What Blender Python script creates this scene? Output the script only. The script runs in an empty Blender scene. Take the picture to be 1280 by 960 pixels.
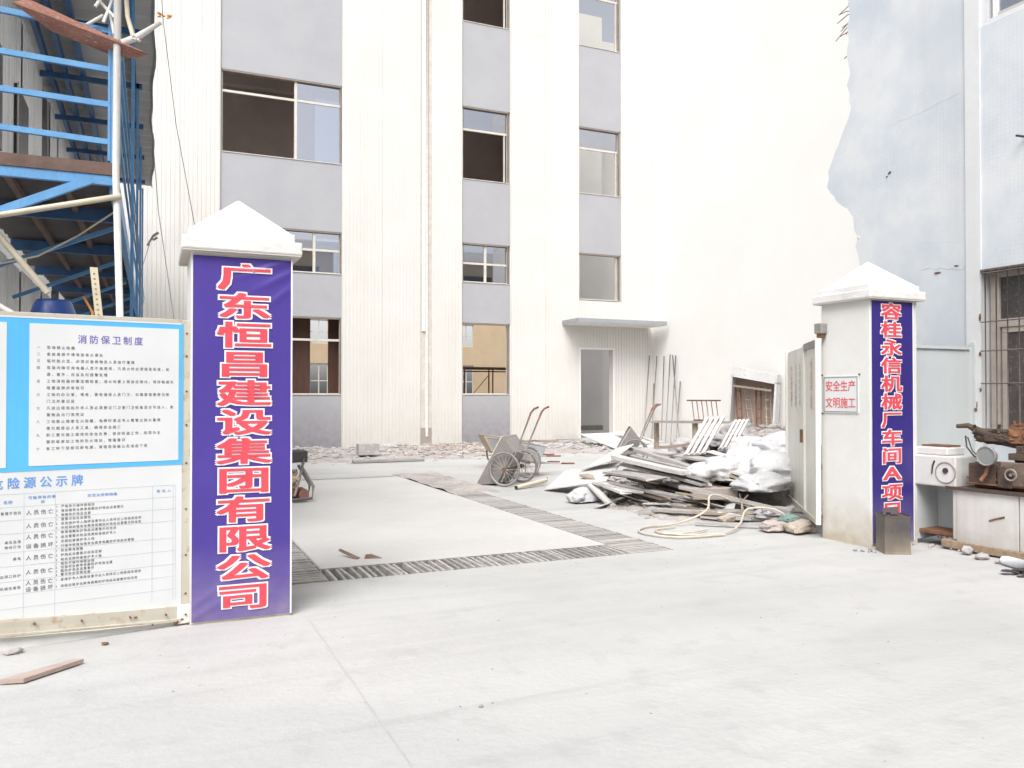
import bpy, bmesh, math, random
from mathutils import Vector, Matrix, noise
random.seed(7)
R = math.radians
sc = bpy.context.scene
col = sc.collection
# ------------------------------------------------------------------ camera
cam_d = bpy.data.cameras.new('camera'); cam = bpy.data.objects.new('camera', cam_d); col.objects.link(cam)
cam.location = (0, 0, 1.5); cam.rotation_euler = (R(90.73), 0, R(-23.8))
cam_d.sensor_width = 36; cam_d.lens = 28.69; cam_d.clip_start = .05; cam_d.clip_end = 2000
sc.camera = cam
sc.render.resolution_x = 1024; sc.render.resolution_y = 768
# ------------------------------------------------------------------ light
SUN_EL, SUN_AZ = R(52), R(215)          # azimuth clockwise from +Y: behind the camera, to the left
w = bpy.data.worlds.new('World'); sc.world = w; w.use_nodes = True
nt = w.node_tree; nt.nodes.clear()
sky = nt.nodes.new('ShaderNodeTexSky'); sky.sky_type = 'NISHITA'; sky.sun_disc = False
sky.sun_elevation = SUN_EL; sky.sun_rotation = SUN_AZ; sky.air_density = 1.0; sky.dust_density = 4.0; sky.ozone_density = 1.0
bw = nt.nodes.new('ShaderNodeRGBToBW'); mx = nt.nodes.new('ShaderNodeMixRGB'); mx.inputs[0].default_value = .82
bg = nt.nodes.new('ShaderNodeBackground'); bg.inputs[1].default_value = .145
ow = nt.nodes.new('ShaderNodeOutputWorld')
nt.links.new(sky.outputs[0], bw.inputs[0]); nt.links.new(sky.outputs[0], mx.inputs[1]); nt.links.new(bw.outputs[0], mx.inputs[2])
nt.links.new(mx.outputs[0], bg.inputs[0]); nt.links.new(bg.outputs[0], ow.inputs[0])
sd = bpy.data.lights.new('sun', 'SUN'); sd.energy = 1.5; sd.angle = R(35); sd.color = (1, .985, .96)
so = bpy.data.objects.new('sun', sd); col.objects.link(so)
dirv = Vector((math.sin(SUN_AZ) * math.cos(SUN_EL), math.cos(SUN_AZ) * math.cos(SUN_EL), math.sin(SUN_EL)))
so.rotation_euler = (-dirv).to_track_quat('-Z', 'Y').to_euler(); so.location = (0, 0, 30)
sc.view_settings.view_transform = 'Standard'; sc.view_settings.look = 'None'
sc.view_settings.exposure = 0.92; sc.view_settings.gamma = 1; sc.view_settings.use_curve_mapping = False
sc.cycles.max_bounces = 8; sc.cycles.diffuse_bounces = 5
# ------------------------------------------------------------------ materials
def mat(name, a, b=None, scale=3.0, rough=.8, bump=.15, metal=0, stretch=(1, 1, 1), fine=None, rand=0.0, thr=(.35, .7), bscale=None, dirt=None, streak=None, space='Object', pat=None):
    """a, b: two base colours mixed by noise; fine: speckle colour; dirt: (colour, height) splash near local z = 0, painted shade too on grey cladding; rand: brightness spread between objects."""
    m = bpy.data.materials.new(name); m.use_nodes = True
    N = m.node_tree; n = N.nodes; L = N.links
    p = n['Principled BSDF']; p.inputs['Roughness'].default_value = rough; p.inputs['Metallic'].default_value = metal
    b = b or tuple(c * .8 for c in a)
    tc = n.new('ShaderNodeTexCoord'); src = tc.outputs[space]
    if space == 'World':
        pass
    mp = n.new('ShaderNodeMapping'); mp.inputs['Scale'].default_value = stretch; L.new(src, mp.inputs[0])
    nz = n.new('ShaderNodeTexNoise'); nz.inputs['Scale'].default_value = scale; nz.inputs['Detail'].default_value = 8; nz.inputs['Roughness'].default_value = .6
    L.new(mp.outputs[0], nz.inputs[0])
    rp = n.new('ShaderNodeMapRange'); rp.inputs[1].default_value = thr[0]; rp.inputs[2].default_value = thr[1]; L.new(nz.outputs[0], rp.inputs[0])
    mix = n.new('ShaderNodeMixRGB'); mix.inputs[1].default_value = (*a, 1); mix.inputs[2].default_value = (*b, 1); L.new(rp.outputs[0], mix.inputs[0])
    out = mix.outputs[0]
    if fine:
        n2 = n.new('ShaderNodeTexNoise'); n2.inputs['Scale'].default_value = scale * 9; n2.inputs['Detail'].default_value = 5; L.new(mp.outputs[0], n2.inputs[0])
        r2 = n.new('ShaderNodeMapRange'); r2.inputs[1].default_value = .56; r2.inputs[2].default_value = .72; L.new(n2.outputs[0], r2.inputs[0])
        k = n.new('ShaderNodeMixRGB'); k.inputs[2].default_value = (*fine, 1); L.new(out, k.inputs[1]); L.new(r2.outputs[0], k.inputs[0]); out = k.outputs[0]
    if streak:
        m3 = n.new('ShaderNodeMapping'); m3.inputs['Scale'].default_value = (streak[1], streak[1], streak[1] * .06); L.new(src, m3.inputs[0])
        n3 = n.new('ShaderNodeTexNoise'); n3.inputs['Scale'].default_value = 1; n3.inputs['Detail'].default_value = 6; L.new(m3.outputs[0], n3.inputs[0])
        r3 = n.new('ShaderNodeMapRange'); r3.inputs[1].default_value = .52; r3.inputs[2].default_value = .78; r3.inputs[4].default_value = streak[2]; L.new(n3.outputs[0], r3.inputs[0])
        k = n.new('ShaderNodeMixRGB'); k.inputs[2].default_value = (*streak[0], 1); L.new(out, k.inputs[1]); L.new(r3.outputs[0], k.inputs[0]); out = k.outputs[0]
    if dirt:
        sx = n.new('ShaderNodeSeparateXYZ'); L.new(src, sx.inputs[0])
        r4 = n.new('ShaderNodeMapRange'); r4.inputs[1].default_value = dirt[1]; r4.inputs[2].default_value = 0; L.new(sx.outputs[2], r4.inputs[0])
        n4 = n.new('ShaderNodeTexNoise'); n4.inputs['Scale'].default_value = 6; n4.inputs['Detail'].default_value = 8; L.new(src, n4.inputs[0])
        mu = n.new('ShaderNodeMath'); mu.operation = 'MULTIPLY'; L.new(r4.outputs[0], mu.inputs[0]); L.new(n4.outputs[0], mu.inputs[1])
        m5 = n.new('ShaderNodeMath'); m5.operation = 'MULTIPLY'; m5.inputs[1].default_value = dirt[2] if len(dirt) > 2 else 1.7; m5.use_clamp = True; L.new(mu.outputs[0], m5.inputs[0])
        k = n.new('ShaderNodeMixRGB'); k.inputs[2].default_value = (*dirt[0], 1); L.new(out, k.inputs[1]); L.new(m5.outputs[0], k.inputs[0]); out = k.outputs[0]
    if rand:
        oi = n.new('ShaderNodeObjectInfo'); r5 = n.new('ShaderNodeMapRange'); r5.inputs[3].default_value = 1 - rand; r5.inputs[4].default_value = 1 + rand * .45; L.new(oi.outputs['Random'], r5.inputs[0])
        k = n.new('ShaderNodeMixRGB'); k.blend_type = 'MULTIPLY'; k.inputs[0].default_value = 1; L.new(out, k.inputs[1]); L.new(r5.outputs[0], k.inputs[2]); out = k.outputs[0]
    L.new(out, p.inputs['Base Color'])
    if bump:
        nb = n.new('ShaderNodeTexNoise'); nb.inputs['Scale'].default_value = bscale or scale * 6; nb.inputs['Detail'].default_value = 8; L.new(mp.outputs[0], nb.inputs[0])
        bp = n.new('ShaderNodeBump'); bp.inputs['Strength'].default_value = bump; bp.inputs['Distance'].default_value = .02; L.new(nb.outputs[0], bp.inputs['Height']); L.new(bp.outputs[0], p.inputs['Normal'])
    return m

M = {}
M['cream'] = mat('cream_cladding', (.635, .62, .59), (.585, .57, .54), .7, .45, .03, streak=((.55, .525, .485), 1.6, .3), dirt=((.50, .47, .43), 1.2, .9))
M['grey'] = mat('grey_cladding', (.365, .365, .385), (.33, .33, .35), .9, .5, .05, streak=((.36, .355, .36), 2.5, .25), dirt=((.20, .185, .20), 1.5, 1.3))  # darker foot: dirt, plus weaker light low down painted into the colour
M['wing'] = mat('cream_render', (.735, .725, .705), (.695, .685, .66), .5, .85, .06, dirt=((.55, .53, .51), 1.0, 1.0), streak=((.72, .705, .68), .8, .2))
M['alu'] = mat('aluminium_frame', (.62, .58, .53), (.52, .48, .43), 6, .4, .02, metal=.1)
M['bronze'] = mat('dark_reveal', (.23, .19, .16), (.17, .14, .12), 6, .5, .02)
M['int_dark'] = mat('bare_plaster', (.56, .48, .44), (.44, .38, .35), .8, .9, .1)
M['int_tan'] = mat('tan_plaster', (.52, .40, .27), (.44, .335, .22), .8, .9, .1)
M['int_grey'] = mat('stair_plaster', (.50, .485, .46), (.44, .425, .405), .6, .9, .05)
M['brown'] = mat('brown_board', (.10, .045, .03), (.07, .03, .02), 2, .6, .05, stretch=(6, 6, .5))
M['conc'] = mat('yard_concrete', (.46, .456, .447), (.385, .382, .374), .45, .88, .3, fine=(.39, .387, .38), bscale=22, thr=(.3, .75))
def tyre_marks(m):
    n = m.node_tree.nodes; L = m.node_tree.links; p = n['Principled BSDF']; old = p.inputs['Base Color'].links[0].from_socket
    tc = n.new('ShaderNodeTexCoord')
    for rot, sc_, lo, amt in ((R(28), (.16, 2.6, 1), .52, .30), (R(-42), (.25, 1.6, 1), .50, .22), (R(75), (.35, .5, 1), .46, .22), (R(-15), (3, 3, 1), .56, .16)):
        mp = n.new('ShaderNodeMapping'); mp.inputs['Rotation'].default_value = (0, 0, rot); mp.inputs['Scale'].default_value = sc_; L.new(tc.outputs['Object'], mp.inputs[0])
        nz = n.new('ShaderNodeTexNoise'); nz.inputs['Scale'].default_value = 1; nz.inputs['Detail'].default_value = 7; nz.inputs['Distortion'].default_value = 1.6; L.new(mp.outputs[0], nz.inputs[0])
        rr = n.new('ShaderNodeMapRange'); rr.inputs[1].default_value = lo; rr.inputs[2].default_value = lo + .22; rr.inputs[4].default_value = amt; L.new(nz.outputs[0], rr.inputs[0])
        k = n.new('ShaderNodeMixRGB'); k.inputs[2].default_value = (.29, .287, .29, 1); L.new(old, k.inputs[1]); L.new(rr.outputs[0], k.inputs[0]); old = k.outputs[0]
    L.new(old, p.inputs['Base Color'])
tyre_marks(M['conc'])
M['slab'] = mat('slab_concrete', (.50, .492, .475), (.42, .413, .40), .7, .88, .22, fine=(.50, .485, .46), bscale=20, thr=(.35, .75))
M['joint'] = mat('joint_dirt', (.34, .32, .30), (.42, .40, .38), 8, .95, .4)
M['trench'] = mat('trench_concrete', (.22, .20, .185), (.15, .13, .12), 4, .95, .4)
M['bar'] = mat('grate_bar_concrete', (.43, .41, .39), (.30, .285, .27), 7, .9, .5, rand=.3)
M['dust'] = mat('grey_dirt', (.40, .365, .345), (.27, .24, .225), 2.2, .95, .8, fine=(.5, .47, .45), bscale=25)
M['rock'] = mat('rubble_stone', (.42, .40, .39), (.25, .235, .23), .9, .95, .5, fine=(.55, .53, .51), bscale=14)
M['rockb'] = mat('brown_rubble', (.37, .32, .285), (.26, .215, .19), .9, .95, .5, bscale=14)
M['white'] = mat('pillar_whitewash', (.66, .655, .64), (.60, .59, .57), 1.5, .8, .2, streak=((.58, .56, .53), 3, .25), dirt=((.42, .36, .27), .5, 1.6))
M['cap'] = mat('cap_whitewash', (.68, .675, .665), (.60, .585, .565), 3, .8, .35, streak=((.52, .5, .47), 6, .4))
M['capunder'] = mat('raw_cap_edge', (.50, .45, .40), (.62, .58, .54), 5, .85, .2)
def cloth(name, a, b):
    return mat(name, a, b, 1.4, .42, .05, bscale=5, dirt=((.30, .25, .34), .5, .9))
M['purple1'] = cloth('violet_banner', (.066, .040, .275), (.054, .033, .235))
M['purple2'] = cloth('indigo_banner', (.034, .022, .185), (.027, .018, .155))
M['red'] = mat('banner_red', (.68, .075, .10), (.60, .06, .085), 5, .45, .02)
M['btext'] = mat('banner_white', (.82, .80, .83), (.76, .74, .78), 5, .45, .02)
M['poster_blue'] = mat('poster_blue', (.10, .44, .78), (.085, .39, .72), 2, .35, .02)
M['poster_white'] = mat('poster_white', (.65, .67, .675), (.60, .62, .625), 2, .35, .02)
M['ink'] = mat('grey_ink', (.16, .15, .16), (.22, .21, .22), 5, .6, 0)
M['ink_violet'] = mat('violet_ink', (.16, .13, .42), (.2, .17, .45), 5, .6, 0)
M['ink_blue'] = mat('blue_ink', (.12, .27, .62), (.16, .32, .66), 5, .6, 0)
M['ink_line'] = mat('table_line_ink', (.42, .45, .50), (.5, .53, .58), 5, .6, 0)
M['ink_red'] = mat('faded_red_paint', (.62, .25, .24), (.6, .34, .32), 9, .6, 0)
M['ink_grey'] = mat('faded_grey_paint', (.42, .38, .36), (.52, .49, .46), 9, .6, 0)
M['signred'] = mat('sign_red', (.66, .09, .11), (.62, .13, .14), 9, .5, 0)
M['gatepaint'] = mat('cream_gate_paint', (.52, .49, .42), (.45, .42, .35), 2, .5, .08, fine=(.40, .30, .2), streak=((.42, .34, .25), 5, .5))
M['gatesheet'] = mat('pale_gate_sheet', (.70, .69, .63), (.63, .62, .56), 1.3, .45, .08, streak=((.42, .40, .33), 4, .45))
M['gateback'] = mat('grey_sheet', (.52, .55, .56), (.46, .49, .50), 1.3, .45, .05, streak=((.42, .42, .4), 3, .4))
M['rust'] = mat('rust', (.22, .10, .05), (.11, .055, .035), 9, .9, .5)
M['bluesteel'] = mat('blue_steel_paint', (.13, .34, .60), (.10, .27, .52), 6, .4, .06, fine=(.13, .22, .36))
M['bluedark'] = mat('navy_steel_paint', (.05, .13, .28), (.035, .09, .20), 6, .5, .06)
M['pipewhite'] = mat('white_pipe', (.72, .71, .68), (.62, .60, .55), 6, .5, .05)
M['pipebeige'] = mat('beige_pipe', (.60, .54, .42), (.48, .42, .33), 6, .6, .08)
M['cabin'] = mat('cabin_white_panel', (.76, .77, .76), (.68, .69, .68), 1.5, .5, .04, streak=((.4, .38, .35), 3, .4))
M['roofu'] = mat('roof_sheet_grey', (.50, .49, .475), (.42, .41, .40), 1.5, .6, .1)
M['decku'] = mat('deck_sheet', (.10, .085, .09), (.07, .06, .065), 1.5, .7, .15)
M['deckedge'] = mat('deck_edge_brown', (.16, .10, .08), (.10, .065, .055), 6, .8, .2)
M['ply'] = mat('red_plywood', (.38, .17, .12), (.25, .10, .075), 3, .6, .1, stretch=(1, 4, 4), fine=(.5, .38, .32))
M['tile'] = None
M['bars'] = mat('rusty_bar', (.12, .095, .085), (.07, .05, .045), 12, .7, .2)
M['wframe'] = mat('old_window_frame', (.42, .37, .33), (.33, .28, .25), 5, .7, .1)
M['dirtyglass'] = mat('dusty_glass', (.055, .05, .05), (.10, .09, .088), 3, .35, .03, fine=(.16, .15, .145))
M['board'] = mat('weathered_board', (.45, .435, .42), (.29, .275, .265), 3, .85, .35, stretch=(1.2, 9, 9), fine=(.25, .22, .2), rand=.35)
M['boardw'] = mat('whitewashed_board', (.62, .605, .585), (.48, .46, .44), 3, .8, .3, stretch=(1.2, 7, 7), fine=(.42, .39, .37), rand=.12)
M['boardb'] = mat('raw_timber', (.42, .345, .27), (.30, .235, .185), 3, .85, .3, stretch=(1.2, 9, 9), rand=.3)
M['panelw'] = mat('white_sheet_panel', (.58, .575, .57), (.49, .48, .475), 2, .6, .15, fine=(.42, .40, .39))
M['sack'] = mat('white_woven_sack', (.56, .56, .565), (.45, .45, .46), 3, .65, .6, bscale=22, rand=.12, fine=(.44, .43, .43))
M['sackg'] = mat('grey_cement_sack', (.42, .40, .41), (.30, .28, .29), 5, .85, .5, rand=.2)
M['zinc'] = mat('dusty_zinc_sheet', (.30, .28, .27), (.22, .20, .19), 4, .6, .2, metal=.2, fine=(.2, .15, .12))
M['zincl'] = mat('silver_zinc_sheet', (.60, .61, .63), (.46, .46, .48), 4, .45, .15, metal=.3, fine=(.4, .38, .37))
M['yellowtray'] = mat('yellow_dusty_tray', (.48, .39, .27), (.36, .28, .2), 5, .8, .3)
M['tyre'] = mat('dusty_tyre', (.26, .24, .225), (.17, .155, .145), 9, .9, .3)
M['spoke'] = mat('dusty_steel', (.46, .43, .41), (.33, .3, .28), 12, .5, .1, metal=.3)
M['grip'] = mat('red_brown_handle', (.28, .12, .09), (.16, .09, .075), 9, .6, .1)
M['tanbag'] = mat('tan_bag', (.40, .345, .29), (.30, .25, .21), 5, .85, .4)
M['canopy'] = mat('canopy_grey', (.30, .31, .33), (.26, .27, .29), 2, .6, .1)
M['faintjoint'] = mat('faint_joint', (.36, .355, .35), (.46, .455, .45), 5, .9, .1)
M['hose'] = mat('cream_hose', (.56, .50, .42), (.46, .41, .34), 9, .6, .1)
M['pinkhose'] = mat('pinkish_sack', (.46, .40, .37), (.36, .30, .28), 5, .8, .4)
M['lathe'] = mat('chipped_white_machine_paint', (.60, .595, .58), (.52, .51, .49), 4, .55, .12, streak=((.36, .31, .27), 5, .55), thr=(.45, .7), dirt=((.33, .29, .25), .5, 1.3))
M['grease'] = mat('greasy_rust', (.095, .06, .045), (.045, .032, .028), 14, .75, .7, fine=(.2, .11, .07))
M['grease3'] = mat('oily_brown_casting', (.17, .12, .095), (.09, .065, .052), 9, .6, .3, fine=(.28, .2, .15))
M['grease2'] = mat('orange_rust', (.30, .14, .07), (.16, .08, .05), 18, .9, .7)
M['dark'] = mat('dark_iron', (.03, .028, .03), (.05, .045, .045), 8, .6, .1)
M['disc'] = mat('grey_glass_disc', (.20, .21, .21), (.27, .28, .28), 3, .12, .02)
M['can'] = mat('scorched_tin', (.105, .10, .10), (.15, .13, .115), 5, .5, .15, metal=.5, dirt=((.33, .27, .21), .22, 1.8), fine=(.17, .14, .11))
M['bluebarrel'] = mat('blue_plastic', (.02, .07, .30), (.015, .05, .22), 3, .35, .03)
M['strip'] = mat('pale_yellow_steel', (.55, .49, .34), (.45, .39, .27), 7, .6, .1)
M['timber'] = mat('old_skid_timber', (.34, .25, .17), (.22, .16, .11), 4, .85, .4, stretch=(1, 8, 8))
M['orange'] = mat('orange_rag', (.75, .35, .10), (.6, .25, .08), 9, .8, .2)
M['leafbrown'] = mat('dry_bark', (.12, .065, .045), (.24, .17, .13), 14, .85, .3)
M['pinkboard'] = mat('pinkish_board', (.42, .33, .29), (.34, .26, .23), 5, .8, .2, stretch=(1, 6, 6))
M['greencloth'] = mat('green_plastic', (.12, .22, .19), (.3, .38, .35), 9, .6, .3)
M['bottle'] = mat('milky_plastic', (.70, .72, .74), (.62, .64, .66), 5, .3, .03)
M['opp'] = mat('opposite_render', (.66, .56, .43), (.58, .48, .36), .6, .9, .05)
M['oppw'] = mat('opposite_window', (.08, .10, .11), (.12, .14, .15), 1, .2, 0)
M['wire'] = mat('black_cable', (.06, .055, .055), (.09, .085, .08), 5, .7, 0)
M['cable'] = mat('grey_cable', (.40, .39, .39), (.33, .32, .32), 5, .7, 0)

def glass_mat():
    m = bpy.data.materials.new('window_glass'); m.use_nodes = True; n = m.node_tree.nodes; L = m.node_tree.links
    n.clear(); o = n.new('ShaderNodeOutputMaterial'); g = n.new('ShaderNodeBsdfGlossy'); g.inputs['Roughness'].default_value = .02; g.inputs[0].default_value = (.85, .87, .92, 1)
    t = n.new('ShaderNodeBsdfTransparent'); t.inputs[0].default_value = (.55, .58, .66, 1); mixn = n.new('ShaderNodeMixShader')
    tc = n.new('ShaderNodeTexCoord'); nz = n.new('ShaderNodeTexNoise'); nz.inputs['Scale'].default_value = .7; bp = n.new('ShaderNodeBump'); bp.inputs['Strength'].default_value = .05
    L.new(tc.outputs['Object'], nz.inputs[0]); L.new(nz.outputs[0], bp.inputs['Height']); L.new(bp.outputs[0], g.inputs['Normal'])
    mixn.inputs[0].default_value = .42; L.new(t.outputs[0], mixn.inputs[1]); L.new(g.outputs[0], mixn.inputs[2]); L.new(mixn.outputs[0], o.inputs[0])
    return m
M['glass'] = glass_mat()

def tile_mat():
    """pale blue mosaic tiles with plaster patches"""
    m = mat('blue_mosaic_wall', (.50, .54, .585), (.61, .625, .64), .9, .6, 0, thr=(.40, .60), streak=((.47, .485, .50), 1.6, .6))
    n = m.node_tree.nodes; L = m.node_tree.links; p = n['Principled BSDF']
    tc = n.new('ShaderNodeTexCoord'); mp = n.new('ShaderNodeMapping'); mp.inputs['Rotation'].default_value = (0, R(90), 0)
    sx = n.new('ShaderNodeSeparateXYZ'); cb = n.new('ShaderNodeCombineXYZ'); L.new(tc.outputs['Object'], sx.inputs[0]); L.new(sx.outputs[1], cb.inputs[0]); L.new(sx.outputs[2], cb.inputs[1])
    br = n.new('ShaderNodeTexBrick'); br.inputs['Scale'].default_value = 1; br.inputs['Brick Width'].default_value = .047; br.inputs['Row Height'].default_value = .047; br.inputs['Mortar Size'].default_value = .0035; br.offset = 0
    br.inputs['Color1'].default_value = (1, 1, 1, 1); br.inputs['Color2'].default_value = (.97, .975, .985, 1); br.inputs['Mortar'].default_value = (.91, .915, .925, 1); L.new(cb.outputs[0], br.inputs[0])
    nz = n.new('ShaderNodeTexNoise'); nz.inputs['Scale'].default_value = .8; nz.inputs['Detail'].default_value = 6; L.new(tc.outputs['Object'], nz.inputs[0])
    rr = n.new('ShaderNodeMapRange'); rr.inputs[1].default_value = .42; rr.inputs[2].default_value = .56; L.new(nz.outputs[0], rr.inputs[0])
    old = p.inputs['Base Color'].links[0].from_socket
    mu = n.new('ShaderNodeMixRGB'); mu.blend_type = 'MULTIPLY'; L.new(rr.outputs[0], mu.inputs[0]); L.new(old, mu.inputs[1]); L.new(br.outputs[0], mu.inputs[2]); L.new(mu.outputs[0], p.inputs['Base Color'])
    return m
M['tile'] = tile_mat()
M['plaster'] = mat('white_plaster', (.60, .615, .63), (.58, .58, .585), 2, .85, .2, streak=((.5, .49, .48), 3, .4))
M['brokenedge'] = mat('broken_brick_edge', (.50, .46, .45), (.60, .58, .57), 5, .95, .6)

# ------------------------------------------------------------------ mesh helpers
W = {}
def tag(o, label=None, cat=None, group=None, kind=None):
    if label: o['label'] = label
    if cat: o['category'] = cat
    if group: o['group'] = group
    if kind: o['kind'] = kind
    return o
def thing(name, label, cat, loc=(0, 0, 0), group=None):
    o = bpy.data.objects.new(name, None); col.objects.link(o); o.location = loc; o.empty_display_size = .1
    W[o.name] = Vector(loc); return tag(o, label, cat, group)

class MB:
    def __init__(s): s.v = []; s.f = []; s.sm = []
    def add(s, vs, fs, smooth=False):
        b = len(s.v); s.v += [Vector(v) for v in vs]; s.f += [tuple(i + b for i in f) for f in fs]; s.sm += [smooth] * len(fs); return s
    def box(s, x0, x1, y0, y1, z0, z1):
        vs = [(x, y, z) for z in (z0, z1) for y in (y0, y1) for x in (x0, x1)]
        return s.add(vs, [(0, 2, 3, 1), (4, 5, 7, 6), (0, 1, 5, 4), (1, 3, 7, 5), (3, 2, 6, 7), (2, 0, 4, 6)])
    def obox(s, c, X, Y, Z):
        c = Vector(c); X = Vector(X); Y = Vector(Y); Z = Vector(Z)
        vs = [c + X * a + Y * b + Z * d for d in (-.5, .5) for b in (-.5, .5) for a in (-.5, .5)]
        return s.add(vs, [(0, 2, 3, 1), (4, 5, 7, 6), (0, 1, 5, 4), (1, 3, 7, 5), (3, 2, 6, 7), (2, 0, 4, 6)])
    def beam(s, p, q, wd, th, up=(0, 0, 1)):
        p = Vector(p); q = Vector(q); d = q - p; u = Vector(up); sd_ = d.cross(u)
        if sd_.length < 1e-4: sd_ = d.cross(Vector((1, 0, 0)))
        sd_.normalize(); t = sd_.cross(d).normalized()
        return s.obox((p + q) / 2, d, sd_ * wd, t * th)
    def quadplate(s, pts, th):
        P = [Vector(p) for p in pts]; n = (P[1] - P[0]).cross(P[3] - P[0]).normalized()
        if n.z < 0: n = -n
        vs = P + [p - n * th for p in P]
        k = len(P)
        return s.add(vs, [tuple(range(k)), tuple(range(2 * k - 1, k - 1, -1))] + [(i, i + k, (i + 1) % k + k, (i + 1) % k) for i in range(k)])
    def prism(s, pts, d):
        P = [Vector(p) for p in pts]; d = Vector(d); k = len(P); vs = P + [p + d for p in P]
        return s.add(vs, [tuple(range(k)), tuple(range(2 * k - 1, k - 1, -1))] + [(i, i + k, (i + 1) % k + k, (i + 1) % k) for i in range(k)])
    def tube(s, pts, r, n=8, cap=True):
        P = [Vector(p) for p in pts]; rr = r if isinstance(r, (list, tuple)) else [r] * len(P)
        vs = []; ref = Vector((0, 0, 1))
        for i, p in enumerate(P):
            d = (P[min(i + 1, len(P) - 1)] - P[max(i - 1, 0)]).normalized()
            a = d.cross(ref)
            if a.length < .05: a = d.cross(Vector((1, 0, 0)))
            a.normalize(); b = d.cross(a).normalized(); ref = -b if False else ref
            vs += [p + (a * math.cos(2 * math.pi * k / n) + b * math.sin(2 * math.pi * k / n)) * rr[i] for k in range(n)]
        fs = [(i * n + k, i * n + (k + 1) % n, (i + 1) * n + (k + 1) % n, (i + 1) * n + k) for i in range(len(P) - 1) for k in range(n)]
        s.add(vs, fs, True)
        if cap:
            b = len(s.v) - len(vs); s.f += [tuple(b + k for k in range(n)), tuple(b + (len(P) - 1) * n + k for k in reversed(range(n)))]; s.sm += [False, False]
        return s
    def torus(s, c, ax, R_, r, n=28, m=8):
        c = Vector(c); ax = Vector(ax).normalized(); u = ax.orthogonal().normalized(); v_ = ax.cross(u)
        vs = []
        for i in range(n):
            a = 2 * math.pi * i / n; d = u * math.cos(a) + v_ * math.sin(a)
            vs += [c + d * (R_ + r * math.cos(2 * math.pi * j / m)) + ax * r * math.sin(2 * math.pi * j / m) for j in range(m)]
        return s.add(vs, [(i * m + j, ((i + 1) % n) * m + j, ((i + 1) % n) * m + (j + 1) % m, i * m + (j + 1) % m) for i in range(n) for j in range(m)], True)
    def rock(s, c, sx, sy, sz, seed=0, sub=0):
        t = (1 + 5 ** .5) / 2
        base = [(-1, t, 0), (1, t, 0), (-1, -t, 0), (1, -t, 0), (0, -1, t), (0, 1, t), (0, -1, -t), (0, 1, -t), (t, 0, -1), (t, 0, 1), (-t, 0, -1), (-t, 0, 1)]
        F = [(0, 11, 5), (0, 5, 1), (0, 1, 7), (0, 7, 10), (0, 10, 11), (1, 5, 9), (5, 11, 4), (11, 10, 2), (10, 7, 6), (7, 1, 8), (3, 9, 4), (3, 4, 2), (3, 2, 6), (3, 6, 8), (3, 8, 9), (4, 9, 5), (2, 4, 11), (6, 2, 10), (8, 6, 7), (9, 8, 1)]
        a = random.random() * 6.28; ca, sa = math.cos(a), math.sin(a); vs = []
        for b in base:
            v_ = Vector(b).normalized() * random.uniform(.62, 1.12); x, y = v_.x * ca - v_.y * sa, v_.x * sa + v_.y * ca
            vs.append((c[0] + x * sx, c[1] + y * sy, c[2] + v_.z * sz))
        return s.add(vs, F)
    def build(s, name, m, parent=None, bevel=0, local=False, center=False):
        off = Vector((0, 0, 0))
        if parent is not None and not local: off = W.get(parent.name, off)
        if center:
            off = sum(s.v, Vector((0, 0, 0))) / len(s.v); off.z = min(v.z for v in s.v)
        me = bpy.data.meshes.new(name); me.from_pydata([v - off for v in s.v], [], s.f); me.update()
        me.polygons.foreach_set('use_smooth', s.sm)
        o = bpy.data.objects.new(name, me); col.objects.link(o)
        if m: me.materials.append(M[m] if isinstance(m, str) else m)
        if center: o.location = off
        if parent is not None: o.parent = parent
        W[o.name] = off
        if bevel:
            md = o.modifiers.new('bevel', 'BEVEL'); md.width = bevel; md.segments = 2; md.limit_method = 'ANGLE'
        return o

def heightmesh(name, m, x0, x1, y0, y1, nx, ny, fn, parent=None):
    vs = [(x0 + (x1 - x0) * i / nx, y0 + (y1 - y0) * j / ny) for j in range(ny + 1) for i in range(nx + 1)]
    mb = MB(); mb.add([(x, y, fn(x, y)) for x, y in vs], [(j * (nx + 1) + i, j * (nx + 1) + i + 1, (j + 1) * (nx + 1) + i + 1, (j + 1) * (nx + 1) + i) for j in range(ny) for i in range(nx)], True)
    return mb.build(name, m, parent)

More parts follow.
